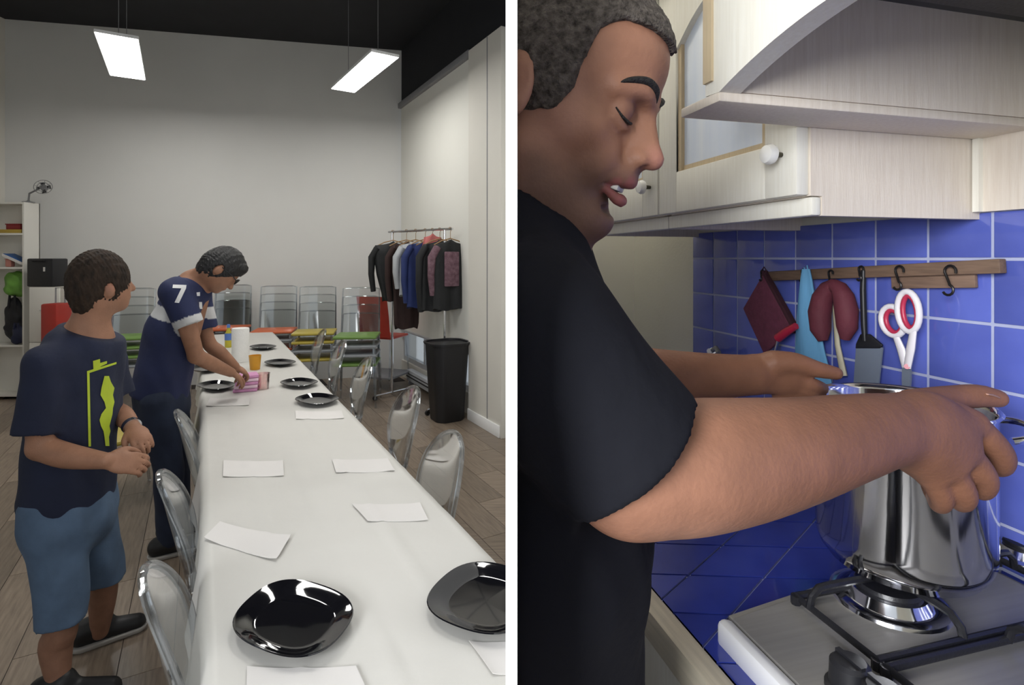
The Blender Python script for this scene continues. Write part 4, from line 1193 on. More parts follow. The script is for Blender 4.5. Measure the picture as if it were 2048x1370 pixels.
# ================================================================== clothes rack with garments
ka, kb = P(905, 462, 5.75), P(778, 460, 6.45)
bz = (ka.z + kb.z) / 2; ka.z = kb.z = bz
t = thing('clothes_rack', 'chrome clothes rail on posts before the cream blind', 'clothes rack', ((ka.x + kb.x) / 2, (ka.y + kb.y) / 2, 0))
b = MB(); b.tube([ka, kb], .013, 12); b.build('hanging_rail', M_chrome, t, world=True)
bd = (kb - ka).normalized(); bnrm = Vector((bd.y, -bd.x, 0))
pa = P(880, 600, 6.0); 
for k_, q in (('post', ka + bd * .12), ('post', kb - bd * .06)):
    b = MB(); b.tube([(q.x, q.y, .05), (q.x, q.y, bz)], .014, 12); b.build('post', M_chrome, t, world=True)
    b = MB(); b.tube([Vector((q.x, q.y, .05)) + bnrm * .24, Vector((q.x, q.y, .05)) - bnrm * .24], .013, 10); b.build('foot_bar', M_chrome, t, world=True)
    for e in (-1, 1):
        b = MB(); c2 = Vector((q.x, q.y, .025)) + bnrm * .24 * e; b.tube([c2 - bd * .012, c2 + bd * .012], .025, 14); b.build('castor', M_blackplastic, t, world=True)
def garment(pos, name, label, m, prof, th, sleeve=.55, m2=None, tilt=0.0, hm=None):
    """prof: (drop below rail, half width)"""
    q = ka + bd * pos; rz = math.atan2(bnrm.y, bnrm.x) + tilt
    g_ = thing(name, label, 'jacket' if 'jacket' in name else 'garment', (q.x, q.y, bz), rz, 'garments on the clothes rack')
    b = MB(); b.tube([(.0, 0, -.10), (0, 0, -.03), (.012, 0, -.004), (.008, 0, .016), (-.012, 0, .018), (-.018, 0, .002)], .003, 6); 
    b.tube([(-.19, 0, -.17), (-.1, 0, -.125), (0, 0, -.10), (.1, 0, -.125), (.19, 0, -.17)], .006, 8); b.build('hanger', hm or mat('wood_hanger', (0.36, 0.22, 0.10), 0.5, var=0.2, scale=20), g_)
    vs = []; fs = []; n = 40
    for r_, (d, w) in enumerate(prof):
        for j in range(n):
            a = 2 * math.pi * j / n
            tk = th * (0.35 + .65 * min(1, r_ / 3)) * (1 + .28 * math.sin(5 * a + pos * 20) * min(1, r_ / 3) + .15 * math.sin(9 * a))
            vs.append((w * math.cos(a) * (1 + .03 * math.sin(3 * a + r_)), tk * math.sin(a), -d + (.035 * abs(math.cos(a)) * -1 if r_ == 0 else .012 * math.sin(4 * a) if r_ == len(prof) - 1 else 0)))
    for r_ in range(len(prof) - 1):
        for j in range(n): fs.append((r_ * n + j, r_ * n + (j + 1) % n, (r_ + 1) * n + (j + 1) % n, (r_ + 1) * n + j))
    fs += [tuple(range(n)), tuple((len(prof) - 1) * n + j for j in range(n))]
    b = MB(); b._add(vs, fs); b.build('cloth_body', m, g_, smooth=80)
    if sleeve:
        w0 = prof[1][1]
        for sx in (-1, 1):
            b = MB(); b.tube([(sx * (w0 - .03), 0, -.19), (sx * (w0 + .03), .012, -.30), (sx * (w0 + .035), .02, -.19 - sleeve * .6), (sx * (w0 + .01), .03, -.19 - sleeve)], [.055, .06, .05, .042], 14, flat=.7); b.build('sleeve', m2 or m, g_, smooth=80)
    return g_
M_jb = mat('black_jacket_cloth', (0.012, 0.013, 0.014), 0.75, var=0.3, scale=14, bump=0.3, bscale=30)
M_jg = mat('light_grey_cloth', (0.46, 0.48, 0.50), 0.85, var=0.15, scale=10)
M_jn = mat('navy_blue_cloth', (0.018, 0.034, 0.14), 0.8, var=0.2, scale=10)
M_jm = mat('dusky_maroon_pattern_cloth', (0.10, 0.045, 0.06), 0.85, var=0.7, scale=26, col2=(0.22, 0.13, 0.16))
M_jr = mat('salmon_cloth', (0.55, 0.16, 0.15), 0.8, var=0.1, scale=10)
M_jd = mat('dark_brown_cloth', (0.035, 0.016, 0.014), 0.85, var=0.3, scale=10)
Lb = (kb - ka).length
garment(Lb * .93, 'black_jacket', 'wide black jacket at the far end of the clothes rack', M_jb, [(.11, .05), (.16, .21), (.26, .23), (.5, .19), (.72, .13), (.80, .12)], .075, .5, tilt=-.45)
garment(Lb * .70, 'dark_brown_coat', 'long dark brown coat hanging over the red chair', M_jd, [(.11, .05), (.16, .17), (.3, .19), (.7, .15), (1.05, .14), (1.10, .13)], .05, .6, tilt=-.5)
garment(Lb * .55, 'grey_shirt', 'light grey shirt between the black jacket and the blue one', M_jg, [(.11, .05), (.16, .19), (.3, .2), (.6, .19), (.72, .19)], .04, .45, tilt=-.3)
garment(Lb * .40, 'blue_jacket', 'navy blue jacket in the middle of the clothes rack', M_jn, [(.11, .05), (.16, .2), (.3, .22), (.6, .21), (.84, .21)], .05, .6, tilt=-.3)
garment(Lb * .29, 'salmon_top', 'salmon pink top peeping out between the jackets', M_jr, [(.04, .04), (.08, .10), (.2, .13), (.5, .14), (.6, .14)], .03, 0, tilt=-.3)
garment(Lb * .18, 'black_coat', 'black coat near the front of the clothes rack', M_jb, [(.11, .05), (.16, .2), (.3, .23), (.6, .22), (.86, .22)], .07, .68, tilt=-.25)
g_ = garment(Lb * .03, 'maroon_patterned_jacket', 'dusky maroon patterned jacket at the near end of the rack', M_jb, [(.11, .05), (.16, .18), (.3, .2), (.6, .2), (.84, .2)], .06, .5, M_jm, tilt=-.25)
b = MB(); b.box((-.02, -.066, -.42), (.17, .02, .36), bev=.008); b.build('patterned_panel', M_jm, g_)

# ================================================================== white shelf unit with its contents, at the left edge
sb_ = G(40, 800, 0); SHY = sb_.y
Rz = 0.0
def shz(v): return H - (v - VH) / F * SHY
def shx(u): return (u - 1024) / F * SHY
sx1 = shx(48); sx0 = shx(-110); st_ = shz(404)
t = thing('shelf_unit', 'white open shelf unit against the left edge', 'shelf', (sx0, SHY, 0))
Ms = mat('white_melamine', (0.80, 0.78, 0.72), 0.5, var=0.03, scale=4)
wS = sx1 - sx0; dS = .21
b = MB(); b.bb((wS - .02, 0, 0), (wS, dS, st_)); b.build('side_panel', Ms, t)
b = MB(); b.bb((0, 0, 0), (.02, dS, st_)); b.build('side_panel', Ms, t)
b = MB(); b.bb((0, dS - .01, 0), (wS, dS, st_)); b.build('back_board', Ms, t)
shelf_z = [shz(404), shz(466), shz(534), shz(690), .06]
for z in shelf_z:
    b = MB(); b.bb((.02, 0, z - .022), (wS - .02, dS - .01, z)); b.build('shelf_board', Ms, t)
def shelfbox(name, label, cat, u0, u1, v0, v1, dep, m, yoff=.03, part='body', zoff=0):
    x0, x1 = shx(u0), shx(u1); zb = shz(v1); zt_ = shz(v0)
    o_ = thing(name, label, cat, ((x0 + x1) / 2, SHY + yoff + dep / 2, zb)); w_ = x1 - x0
    b = MB(); b.box((0, 0, (zt_ - zb) / 2), (w_, dep, zt_ - zb), bev=min(.012, (zt_ - zb) * .2)); b.build(part, m, o_); return o_, w_, zt_ - zb
zc = lambda z: VH + (H - z) / SHY * F
o_, w_, h_ = shelfbox('red_box', 'dark red box lying on the second shelf', 'box', 6, 36, 448, zc(shelf_z[1]) - 7, .14, mat('dark_red_card', (0.25, 0.02, 0.02), 0.6, var=0.1, scale=10))
b = MB(); b.box((0, -.001, h_), (w_ + .006, .146, .012), bev=.003); b.build('lid', mat('dark_red_card', (0, 0, 0)), o_)
o_, w_, h_ = shelfbox('yellow_tray', 'flat yellow tray under the dark red box', 'tray', -8, 40, zc(shelf_z[1]) - 7, zc(shelf_z[1]), .17, mat('ochre_plastic', (0.48, 0.33, 0.05), 0.5, var=0.1, scale=10), .02)
b = MB(); b.box((0, -.086, h_ / 2), (w_, .006, h_ + .004), bev=.002); b.build('rim', mat('ochre_plastic', (0, 0, 0)), o_)
x0 = shx(4)
o_ = thing('blue_folder', 'blue folder slanting on the third shelf', 'folder', (shx(22), SHY + .10, shelf_z[2] + .035), 0)
b = MB(); Mf = Matrix.Rotation(R(24), 3, 'Y'); b.box((0, 0, .05), (.27, .15, .035), M=Mf, bev=.004); b.build('cover', mat('blue_card', (0.03, 0.12, 0.36), 0.5, var=0.1, scale=10), o_)
b = MB(); b.box((0, -.012, .05), (.262, .14, .028), M=Mf); b.build('pages', M_paper, o_)
o_, w_, h_ = shelfbox('coral_cup', 'small coral cup under the blue folder', 'cup', 3, 15, 518, zc(shelf_z[2]), .06, mat('coral_plastic', (0.6, 0.25, 0.2), 0.5, var=0.1, scale=10), .04)
b = MB(); b.box((0, -.0, h_), (w_ * 1.1, .066, .008), bev=.002); b.build('rim', mat('coral_plastic', (0, 0, 0)), o_)
# soft bags as lumpy solids
def bag(name, label, m, u, v, ru, rv, dep, seed, Yo=0.0, strap=True):
    c_ = P(u, v, SHY + Yo); o_ = thing(name, label, 'bag', (c_.x, c_.y, c_.z - rv / F * SHY))
    r1, r2 = ru / F * SHY, rv / F * SHY
    Fd = Field((c_.x - r1 * 1.6, c_.y - dep * 1.6, c_.z - r2 * 1.5), (c_.x + r1 * 1.6, c_.y + dep * 1.6, c_.z + r2 * 1.5), .014)
    Fd.ell(c_, (r1, dep, r2)); Fd.ell(c_ + Vector((r1 * .2, 0, -r2 * .4)), (r1 * .95, dep * 1.05, r2 * .6), k=.03); Fd.wobble(.012, 26, seed)
    Fd.build('bag_body', m, o_)
    if strap:
        b = MB(); b.tube([(-r1 * .4, -dep * .6, r2 * 1.5), (-r1 * .2, -dep * .7, r2 * 2.1), (r1 * .3, -dep * .7, r2 * 2.1), (r1 * .4, -dep * .6, r2 * 1.5)], .012, 8); b.build('strap', m, o_)
bag('green_bag', 'bright green bag stuffed on the shelf below the blue folder', mat('green_nylon', (0.17, 0.40, 0.06), 0.6, var=0.3, scale=9, bump=.3, bscale=14), 33, 567, 24, 26, .075, 1.0, .11, False)
bag('black_backpack', 'black backpack hanging down the side of the shelf', mat('black_nylon', (0.012, 0.012, 0.016), 0.6, var=0.3, scale=9, bump=.3, bscale=14), 30, 640, 20, 46, .06, 2.0, .13)
bag('navy_bag', 'small navy bag below the black backpack', mat('navy_nylon', (0.015, 0.02, 0.06), 0.6, var=0.3, scale=9, bump=.3, bscale=14), 36, 668, 12, 20, .035, 3.0, .03)
# things standing right of the shelf
def floor_box(name, label, cat, u0, u1, v0, v1, Y, dep, m, z0=None):
    a_, b_ = P(u0, v1, Y), P(u1, v0, Y); zb = a_.z if z0 is None else z0
    o_ = thing(name, label, cat, ((a_.x + b_.x) / 2, Y + dep / 2, zb)); return o_, b_.x - a_.x, b_.z - zb
sd_z = P(80, 574, SHY + .35).z
o_, w_, h_ = floor_box('side_cabinet', 'low pale cabinet standing between the shelf and the clear chairs', 'cabinet', 60, 122, 574, 800, SHY - .12, .3, Ms, 0.0)
b = MB(); b.box((0, 0, h_ / 2 + .03), (w_, .3, h_ - .06)); b.build('carcass', mat('grey_beige_melamine', (0.50, 0.47, 0.42), 0.6, var=0.05, scale=4), o_)
for i in range(2):
    b = MB(); b.box((0, -.158, .06 + (h_ - .06) * (i + .5) / 2), (w_ - .01, .016, (h_ - .06) / 2 - .008), bev=.003); dr = b.build('drawer', Ms, o_)
    b = MB(); b.box((0, -.17, .06 + (h_ - .06) * (i + .5) / 2 + .05), (.1, .012, .012), bev=.002); b.build('handle', M_chrome, dr)
for sx in (-1, 1):
    b = MB(); b.box((sx * (w_ / 2 - .04), 0, .03), (.04, .24, .06)); b.build('plinth_foot', M_blackplastic, o_)
b_, w2, h2 = floor_box('black_case', 'black equipment case on the low pale cabinet', 'case', 53, 105, 517, 574, SHY - .10, .22, M_blackplastic, h_)
b = MB(); b.box((0, 0, h2 / 2), (w2, .22, h2), bev=.015); b.build('case_body', M_blackplastic, b_)
b = MB(); b.box((.06, -.115, h2 * .62), (.025, .012, .05), bev=.002); b.build('latch', M_chrome, b_)
b = MB(); b.tube([(-.06, -.112, h2 * .9), (-.06, -.14, h2 * .93), (.06, -.14, h2 * .93), (.06, -.112, h2 * .9)], .008, 8); b.build('carry_handle', M_blackplastic, b_)
M_rs = mat('red_suitcase_shell', (0.40, 0.03, 0.02), 0.4, var=0.15, scale=8)
o_, w_, h_ = floor_box('red_trolley', 'red trolley case with grey handle behind the near man\'s neck', 'suitcase', 80, 112, 608, 700, SHY - .45, .22, M_rs, .42)
b = MB(); b.box((0, 0, h_ / 2), (w_, .22, h_), bev=.02); b.build('shell', M_rs, o_)
b = MB(); b.tube([(-w_ * .3, .05, h_), (-w_ * .3, .05, h_ + .16), (w_ * .3, .05, h_ + .16), (w_ * .3, .05, h_)], .008, 8); b.build('pull_handle', M_greyplastic, o_)
s2 = thing('step_stool', 'small grey step stool carrying the red trolley case', 'stool', (o_.location.x, o_.location.y, 0))
b = MB(); b.box((0, 0, .40), (w_ + .08, .30, .035), bev=.006); b.build('seat', M_greyplastic, s2)
for sx in (-1, 1):
    for sy in (-1, 1):
        b = MB(); b.tube([(sx * (w_ / 2 + .01), sy * .12, .385), (sx * (w_ / 2 + .03), sy * .14, 0)], .013, 8); b.build('leg', M_chrome, s2)
o_ = thing('broom', 'broom with grey stick and red tip leaning by the shelf', 'broom', (P(132, 740, SHY + .05).x, SHY + .05, 0))
top_ = P(121, 560, SHY + .12); l_ = top_ - o_.location
b = MB(); b.tube([(.02, 0, .12), l_ * .93 + Vector((.0, 0, 0))], .013, 10); b.build('stick', M_greyplastic, o_)
b = MB(); b.tube([l_ * .93, l_], .017, 10); b.build('grip', mat('red_rubber', (0.35, 0.05, 0.04), 0.6, var=0.1, scale=20), o_)
b = MB(); b.box((.02, 0, .09), (.26, .05, .06), bev=.01); b.box((.02, 0, .03), (.28, .04, .06)); b.build('brush_head', M_blackplastic, o_)
# small fan on the shelf
f0 = P(62, 404, SHY + .14); f0.z = st_
o_ = thing('desk_fan', 'small grey desk fan on top of the shelf unit', 'fan', (shx(40), SHY + .11, st_))
fz = shz(372) - st_; fx = shx(74) - shx(40)
Mg = mat('fan_grey', (0.22, 0.22, 0.22), 0.5, var=0.2, scale=10)
b = MB(); b.lathe([(0, 0), (.06, 0), (.06, .012), (.02, .02), (.012, .03), (0, .03)], (0, 0, 0), 24); b.build('base', Mg, o_)
b = MB(); b.tube([(0, 0, .02), (.01, 0, fz * .6), (fx * .8, 0, fz)], .010, 10); b.build('arm', Mg, o_)
Mfan = Matrix.Translation((fx, -.03, fz)) @ Matrix.Rotation(R(70), 4, 'X') @ Matrix.Rotation(R(25), 4, 'Y')
for rr in (.085, .055, .03):
    b = MB(); b.tube([Mfan @ Vector((rr * math.cos(a), rr * math.sin(a), 0)) for a in [2 * math.pi * i / 24 for i in range(24)]], .0035, 6, closed=True); b.build('guard_ring', Mg, o_)
for i in range(8):
    a = 2 * math.pi * i / 8; b = MB(); b.tube([Mfan @ Vector((0, 0, 0)), Mfan @ Vector((.085 * math.cos(a), .085 * math.sin(a), 0))], .002, 5); b.build('guard_wire', Mg, o_)
for i in range(4):
    a0 = 2 * math.pi * i / 4; b = MB()
    b._add([Mfan @ Vector(q) for q in ((.012 * math.cos(a0), .012 * math.sin(a0), -.02), (.07 * math.cos(a0), .07 * math.sin(a0), -.026), (.07 * math.cos(a0 + .7), .07 * math.sin(a0 + .7), -.014), (.014 * math.cos(a0 + .9), .014 * math.sin(a0 + .9), -.016))] + [Mfan @ Vector((q[0], q[1], q[2] - .003)) for q in ((.012 * math.cos(a0), .012 * math.sin(a0), -.02), (.07 * math.cos(a0), .07 * math.sin(a0), -.026), (.07 * math.cos(a0 + .7), .07 * math.sin(a0 + .7), -.014), (.014 * math.cos(a0 + .9), .014 * math.sin(a0 + .9), -.016))], [(0, 1, 2, 3), (7, 6, 5, 4), (0, 4, 5, 1), (1, 5, 6, 2), (2, 6, 7, 3), (3, 7, 4, 0)]); b.build('blade', M_blackplastic, o_)
b = MB(); b.lathe([(0, -.06), (.03, -.055), (.034, -.02), (.02, -.008), (0, -.006)], (0, 0, 0), 20, M=Mfan); b.build('motor', Mg, o_)
# ================================================================== people
def sstep(a, b, x): 
    t = np.clip((x - a) / (b - a), 0, 1); return t * t * (3 - 2 * t)
def blob(co, c, r0, r1):
    return 1 - sstep(r0, r1, np.linalg.norm(co - np.array(c)[None, :], axis=1))
def lerpc(c, col, w): return c * (1 - w[:, None]) + np.array(col)[None, :] * w[:, None]
def tree_of(co, q): return BVHTree.FromPolygons([tuple(c) for c in co], [tuple(int(i) for i in f) for f in q])
ORG = Vector((0, 0, H))
def hit(tree, u, v, lift=0.0):
    d = (P(u, v, 1.0) - ORG).normalized(); h = tree.ray_cast(ORG, d)
    return None if h[0] is None else h[0] - d * lift
def surf_tube(name, tree, px, r, m, parent, lift=0.001, flat=.6, seg=8):
    pts = [hit(tree, u, v, lift) for u, v in px]; rs = r if isinstance(r, list) else [r] * len(px)
    pr = [(p_, q) for p_, q in zip(pts, rs) if p_ is not None]
    b = MB(); b.tube([p_ for p_, _ in pr], [q for _, q in pr], seg, flat=flat); return b.build(name, m, parent, world=True)
M_skin = mat('skin', (0.46, 0.24, 0.15), 0.55, vcol=True, var=0.20, scale=26, bump=0.10, bscale=190, spec=0.35)
M_dhair = mat('dark_brown_hair', (0.016, 0.011, 0.008), 0.7, var=0.6, scale=60, stretch=(1, 1, .35), col2=(0.045, 0.028, 0.018), bump=0.4, bscale=140, spec=.2)
M_bhair = mat('black_hair', (0.010, 0.009, 0.009), 0.45, var=0.4, scale=60, stretch=(1, 1, .35), bump=0.5, bscale=140)
M_navy = mat('navy_cotton', (0.012, 0.017, 0.045), 0.85, var=0.25, scale=7, bump=0.25, bscale=26)
M_denim = mat('light_denim', (0.105, 0.165, 0.26), 0.85, var=0.30, scale=9, bump=0.25, bscale=22)
M_jean = mat('dark_denim', (0.018, 0.028, 0.060), 0.85, var=0.35, scale=8, bump=0.25, bscale=22)
M_lime = mat('lime_print', (0.50, 0.62, 0.03), 0.6, var=0.1, scale=20)
M_shoe = mat('black_shoe_leather', (0.012, 0.012, 0.013), 0.5, var=0.2, scale=12)
M_sole = mat('pale_rubber_sole', (0.45, 0.43, 0.40), 0.7, var=0.1, scale=12)
SK = np.array((0.37, 0.185, 0.112))
def skin_plain(co): return np.repeat(SK[None, :], len(co), 0)

def shoe(root, heel, dr, L=.27):
    dr = Vector(dr).normalized(); sd = Vector((-dr.y, dr.x, 0)); heel = Vector((heel[0], heel[1], 0))
    lo = heel - Vector((.2, .2, .02)); hi = heel + Vector((.2, .2, .2)); lo = Vector([min(a, b) for a, b in zip(lo, lo + dr * L)]); hi = Vector([max(a, b) for a, b in zip(hi, hi + dr * L)])
    Fd = Field(lo, hi, .007)
    Fd.cone(heel + Vector((0, 0, .055)), heel + dr * (L * .78) + Vector((0, 0, .035)), .048, .036, .01, ax=sd, fac=1.08)
    Fd.cone(heel + Vector((0, 0, .07)), heel + dr * .06 + Vector((0, 0, .085)), .042, .045, .02)
    Fd.plane((0, 0, .022), (0, 0, -1)); o_, c_, q_ = Fd.build('shoe', M_shoe, root)
    Fd = Field(lo, hi, .007)
    Fd.cone(heel + Vector((0, 0, .03)), heel + dr * (L * .78) + Vector((0, 0, .03)), .052, .042, .01)
    Fd.plane((0, 0, .024), (0, 0, 1)); Fd.plane((0, 0, .0), (0, 0, -1))
    s_, c_, q_ = Fd.build('sole', M_sole, None)
    # the sole belongs to its shoe
    Mi = np.array(ROOTM[root.name].inverted()); cc = c_ @ Mi[:3, :3].T + Mi[:3, 3]
    s_.data.vertices.foreach_set('co', cc.astype(np.float32).ravel()); s_.parent = o_
    return o_

# ------------------------------------------------------------------ man in denim shorts
YB = 2.10
t1 = thing('person', 'man in navy T-shirt and denim shorts standing at the left, head turned away', 'person', (P(135, 900, YB).x, YB, 0))
cd = Vector((.93, .26, 0)).normalized(); cl = Vector((-cd.y, cd.x, 0))          # chest direction, his left
fd = Vector((.50, .86, 0)).normalized(); fl_ = Vector((-fd.y, fd.x, 0)); UP = Vector((0, 0, 1))
hc = P(202, 561, YB)
shR, shL = P(97, 728, 1.95), P(214, 722, 2.27)
nk = P(186, 640, YB); nb_ = P(172, 690, YB)
lo = (-2.25, 1.70, -.02); hi = (-1.25, 2.62, 1.72)
B = Field(lo, hi, .0065)
B.ell(hc + fd * -.005, (.096, .076, .112), (fd, fl_, UP))
B.ell(hc + fd * .028 - UP * .045, (.066, .058, .075), (fd, fl_, UP), k=.03)
B.ell(hc + fd * .062 - UP * .095, (.026, .030, .024), (fd, fl_, UP), k=.03)       # chin
B.cone(hc + fd * .085 + UP * .002, hc + fd * .108 - UP * .035, .009, .013, .012)   # nose
B.ell(hc + fd * .083 - UP * .066, (.016, .024, .010), (fd, fl_, UP), k=.012)      # lips
for sg in (-1, 1):
    B.ell(hc - fl_ * sg * .077 - fd * .004 - UP * .036, (.015, .010, .027), (fd + fl_ * sg * .3, fl_, UP), k=.006)
    B.ell(hc - fl_ * sg * .030 + fd * .083 + UP * .006, (.010, .014, .010), (fd, fl_, UP), k=.006, op='sub')
B.cone(hc - UP * .07 - fd * .02, nb_, .058, .066, .03)
B.cone(nb_, P(140, 960, YB), .10, .125, .04, ax=cd, fac=1.1)
B.cone(shR, nb_, .05, .06, .04); B.cone(shL, nb_, .05, .06, .04)
elR, wrR = P(82, 895, 1.93), P(212, 922, 1.90)
B.chain([shR, P(84, 800, 1.93), elR], [.055, .049, .041], .02); B.chain([elR, P(135, 912, 1.92), wrR], [.042, .042, .027], .015)
hand(B, wrR, P(290, 928, 1.97) - wrR, Vector((.2, -.75, .6)), -1, 1.02, .55)
elL, wrL = P(222, 812, 2.24), P(266, 855, 2.13)
B.chain([shL, P(228, 750, 2.30), elL, P(246, 832, 2.18), wrL], [.05, .046, .040, .038, .026], .015)
hand(B, wrL, P(300, 905, 2.05) - wrL, Vector((.5, -.6, .5)), 1, .95, .75)
hpR, hpL = P(112, 1010, 2.03), P(170, 1010, 2.18)
knR, anR = P(122, 1240, 2.0), P(118, 1366, 1.985)
knL, anL = P(203, 1150, 2.24), P(200, 1258, 2.30)
B.cone(P(140, 930, YB), P(138, 990, YB), .12, .12, .04)
B.chain([hpR, knR, P(112, 1290, 2.0), anR], [.085, .054, .052, .034], .02)
B.chain([hpL, knL, P(205, 1195, 2.27), anL], [.085, .054, .050, .034], .02)
B.cone(anR, (anR.x, anR.y, .06), .034, .034, .01); B.cone(anL, (anL.x, anL.y, .06), .034, .034, .01)
def col1(co):
    c = skin_plain(co)
    for sg in (-1, 1): c = lerpc(c, (.42, .18, .12), blob(co, hc - fl_ * sg * .077 - UP * .022, .01, .03) * .6)
    c = lerpc(c, (.42, .13, .10), blob(co, hc + fd * .092 - UP * .066, .008, .02))
    c = lerpc(c, (.26, .135, .09), np.clip((0.62 - co[:, 2]) / .2, 0, 1) * .55)        # hairy shins
    return c
B.build('body', M_skin, t1, col1)
Hh = Field(hc - Vector((.16, .16, .16)), hc + Vector((.16, .16, .16)), .004)
Hh.ell(hc + fd * -.008, (.104, .084, .120), (fd, fl_, UP), cut=[(hc + fd * .052 - UP * .052, fd * .80 - UP * .62)])
Hh.cone(hc - fd * .055 - UP * .05, hc - fd * .05 - UP * .085, .052, .046, .02, ax=fl_, fac=.95)
for sg in (-1, 1): Hh.ell(hc - fl_ * sg * .077 - fd * .004 - UP * .038, (.019, .03, .029), (fd, fl_, UP), k=.006, op='sub')
Hh.wobble(.0022, 190, 1.0)
Hh.build('hair', M_dhair, t1)
S = Field(lo, hi, .0075)
S.cone(P(170, 700, YB), P(150, 820, YB), .128, .138, .03, ax=cl, fac=.82)
S.cone(P(150, 820, YB), P(136, 985, YB), .138, .146, .03, ax=cl, fac=.85)
S.cone(shR + UP * .004, nb_ + UP * -.02, .066, .082, .04); S.cone(shL, nb_ - UP * .02, .064, .082, .04)
hemR = P(76, 862, 1.93); dR = (hemR - P(96, 710, 1.93))
S.cone(P(95, 732, 1.935), hemR, .068, .071, .03, cut=[(hemR, dR)])
hemL = P(234, 790, 2.29); S.cone(shL, hemL, .062, .062, .03, cut=[(hemL, hemL - shL)])
S.wobble(.0035, 26, .4, (1, 1, .6))
S.plane(P(136, 1004, YB), (0.02, 0, -1)); S.cone(nb_ - UP * .01, nb_ + UP * .06, .090, .074, .03)
S.plane(nb_ + UP * .058, UP * .9 + cd * .35, .008)
S.ell(nk + UP * .01, (.070, .066, .066), k=.006, op='sub')
so, sco, sq_ = S.build('t_shirt', M_navy, t1)
T1 = tree_of(sco, sq_)
pl = [([(175, 742), (233, 724), (233, 728), (176, 747)], 14, 1), ([(174, 742), (179, 742), (182, 893), (177, 893)], 1, 20),
      ([(186, 722), (200, 718), (201, 735), (187, 741)], 3, 3), ([(200, 726), (214, 722), (214, 727), (201, 733)], 3, 2)]
# ragged vertical graphic
zz = [(752, 209, 218), (764, 206, 222), (776, 203, 229), (790, 201, 226), (804, 209, 229), (816, 212, 226), (828, 203, 225), (840, 199, 222), (852, 202, 219), (862, 207, 221), (874, 209, 218), (892, 211, 219)]
for a, b_ in zip(zz, zz[1:]): pl.append(([(a[1], a[0]), (a[2], a[0]), (b_[2], b_[0]), (b_[1], b_[0])], 5, 4))
decal('printed_graphic', pl, T1, M_lime, t1)
D = Field(lo, hi, .0075)
D.cone(P(138, 975, YB), P(140, 1030, YB), .142, .150, .03, ax=cl, fac=.88)
cuR, cuL = P(124, 1243, 2.0), P(205, 1160, 2.24)
D.cone(hpR, cuR, .098, .077, .03, cut=[(cuR, Vector((0.02, 0, -1)))]); D.cone(hpL, cuL, .098, .080, .03, cut=[(cuL, Vector((.05, 0, -1)))])
D.wobble(.004, 24, 2.0, (1, 1, .7)); D.plane(P(138, 975, YB), (0, 0, 1)); D.build('denim_shorts', M_denim, t1)
b = MB(); wr_ax = (wrL - elL).normalized()
b.tube([wrL - wr_ax * .004, wrL - wr_ax * .022], .033, 20); b.build('wristwatch', M_chrome, t1, world=True)
shoe(t1, anR - cd * .05, cd); shoe(t1, anL - cd * .06, (cd * .6 + fd * .5), .235)

# ------------------------------------------------------------------ bending man in the jersey
Y2 = 3.05
t2 = thing('person', 'man in navy jersey with white band bending over the table, wearing glasses', 'person', (P(325, 900, Y2).x, Y2, 0))
ir = Vector((.85, .52, 0)).normalized(); iv = Vector((-.52, .85, 0)).normalized()   # image right, away
f2 = (ir * .66 - UP * .75).normalized(); u2 = (ir * .75 + UP * .66).normalized(); l2 = u2.cross(f2).normalized()
hc2 = P(444, 535, Y2)
lo = (-2.45, 2.55, -.02); hi = (-1.30, 3.75, 1.78)
B = Field(lo, hi, .0065)
B.ell(hc2, (.098, .077, .110), (f2, l2, u2))
B.ell(hc2 + f2 * .028 - u2 * .048, (.066, .057, .072), (f2, l2, u2), k=.03)
B.ell(hc2 + f2 * .068 - u2 * .100, (.026, .032, .024), (f2, l2, u2), k=.03)
B.cone(hc2 + f2 * .088 - u2 * .004, hc2 + f2 * .112 - u2 * .042, .009, .013, .012)
B.ell(hc2 + f2 * .088 - u2 * .070, (.016, .026, .012), (f2, l2, u2), k=.012)
for sg in (-1, 1):
    B.ell(hc2 - l2 * sg * .077 - f2 * .006 - u2 * .022, (.018, .010, .030), (f2, l2, u2), k=.006)
    B.ell(hc2 - l2 * sg * .032 + f2 * .085 + u2 * .004, (.010, .014, .010), (f2, l2, u2), k=.006, op='sub')
nk2 = P(388, 572, Y2)
B.cone(hc2 - u2 * .06 - f2 * .03, nk2, .055, .062, .03)
sR, sL = P(352, 585, 2.90), P(395, 590, 3.22)
ax2 = (P(322, 790, Y2) - P(380, 560, Y2)).normalized()
B.cone(nk2, P(325, 770, Y2), .09, .12, .04); B.cone(sR, nk2, .05, .055, .04); B.cone(sL, nk2, .05, .055, .04)
eR2, wR2 = P(392, 712, 2.98), P(462, 745, 3.22)
B.chain([sR, P(374, 650, 2.92), eR2], [.052, .046, .040], .02); B.chain([eR2, P(424, 728, 3.08), wR2], [.040, .039, .027], .015)
hand(B, wR2, P(502, 768, 3.40) - wR2, Vector((.2, -.4, .85)), 1, 1.0, .5)
eL2, wL2 = P(415, 680, 3.26), P(470, 733, 3.36)
B.chain([sL, eL2, P(440, 705, 3.30), wL2], [.05, .040, .039, .027], .015)
hand(B, wL2, P(505, 752, 3.48) - wL2, Vector((.2, -.3, .9)), -1, 1.0, .5)
h2R, h2L = P(318, 800, 2.97), P(338, 800, 3.14)
a2R, a2L = P(338, 1080, 2.99), P(352, 1052, 3.17)
for hp, an in ((h2R, a2R), (h2L, a2L)):
    kn = (hp + an) / 2 + ir * .02; B.chain([hp, kn, an], [.08, .05, .034], .02); B.cone(an, (an.x, an.y, .06), .034, .034, .01)
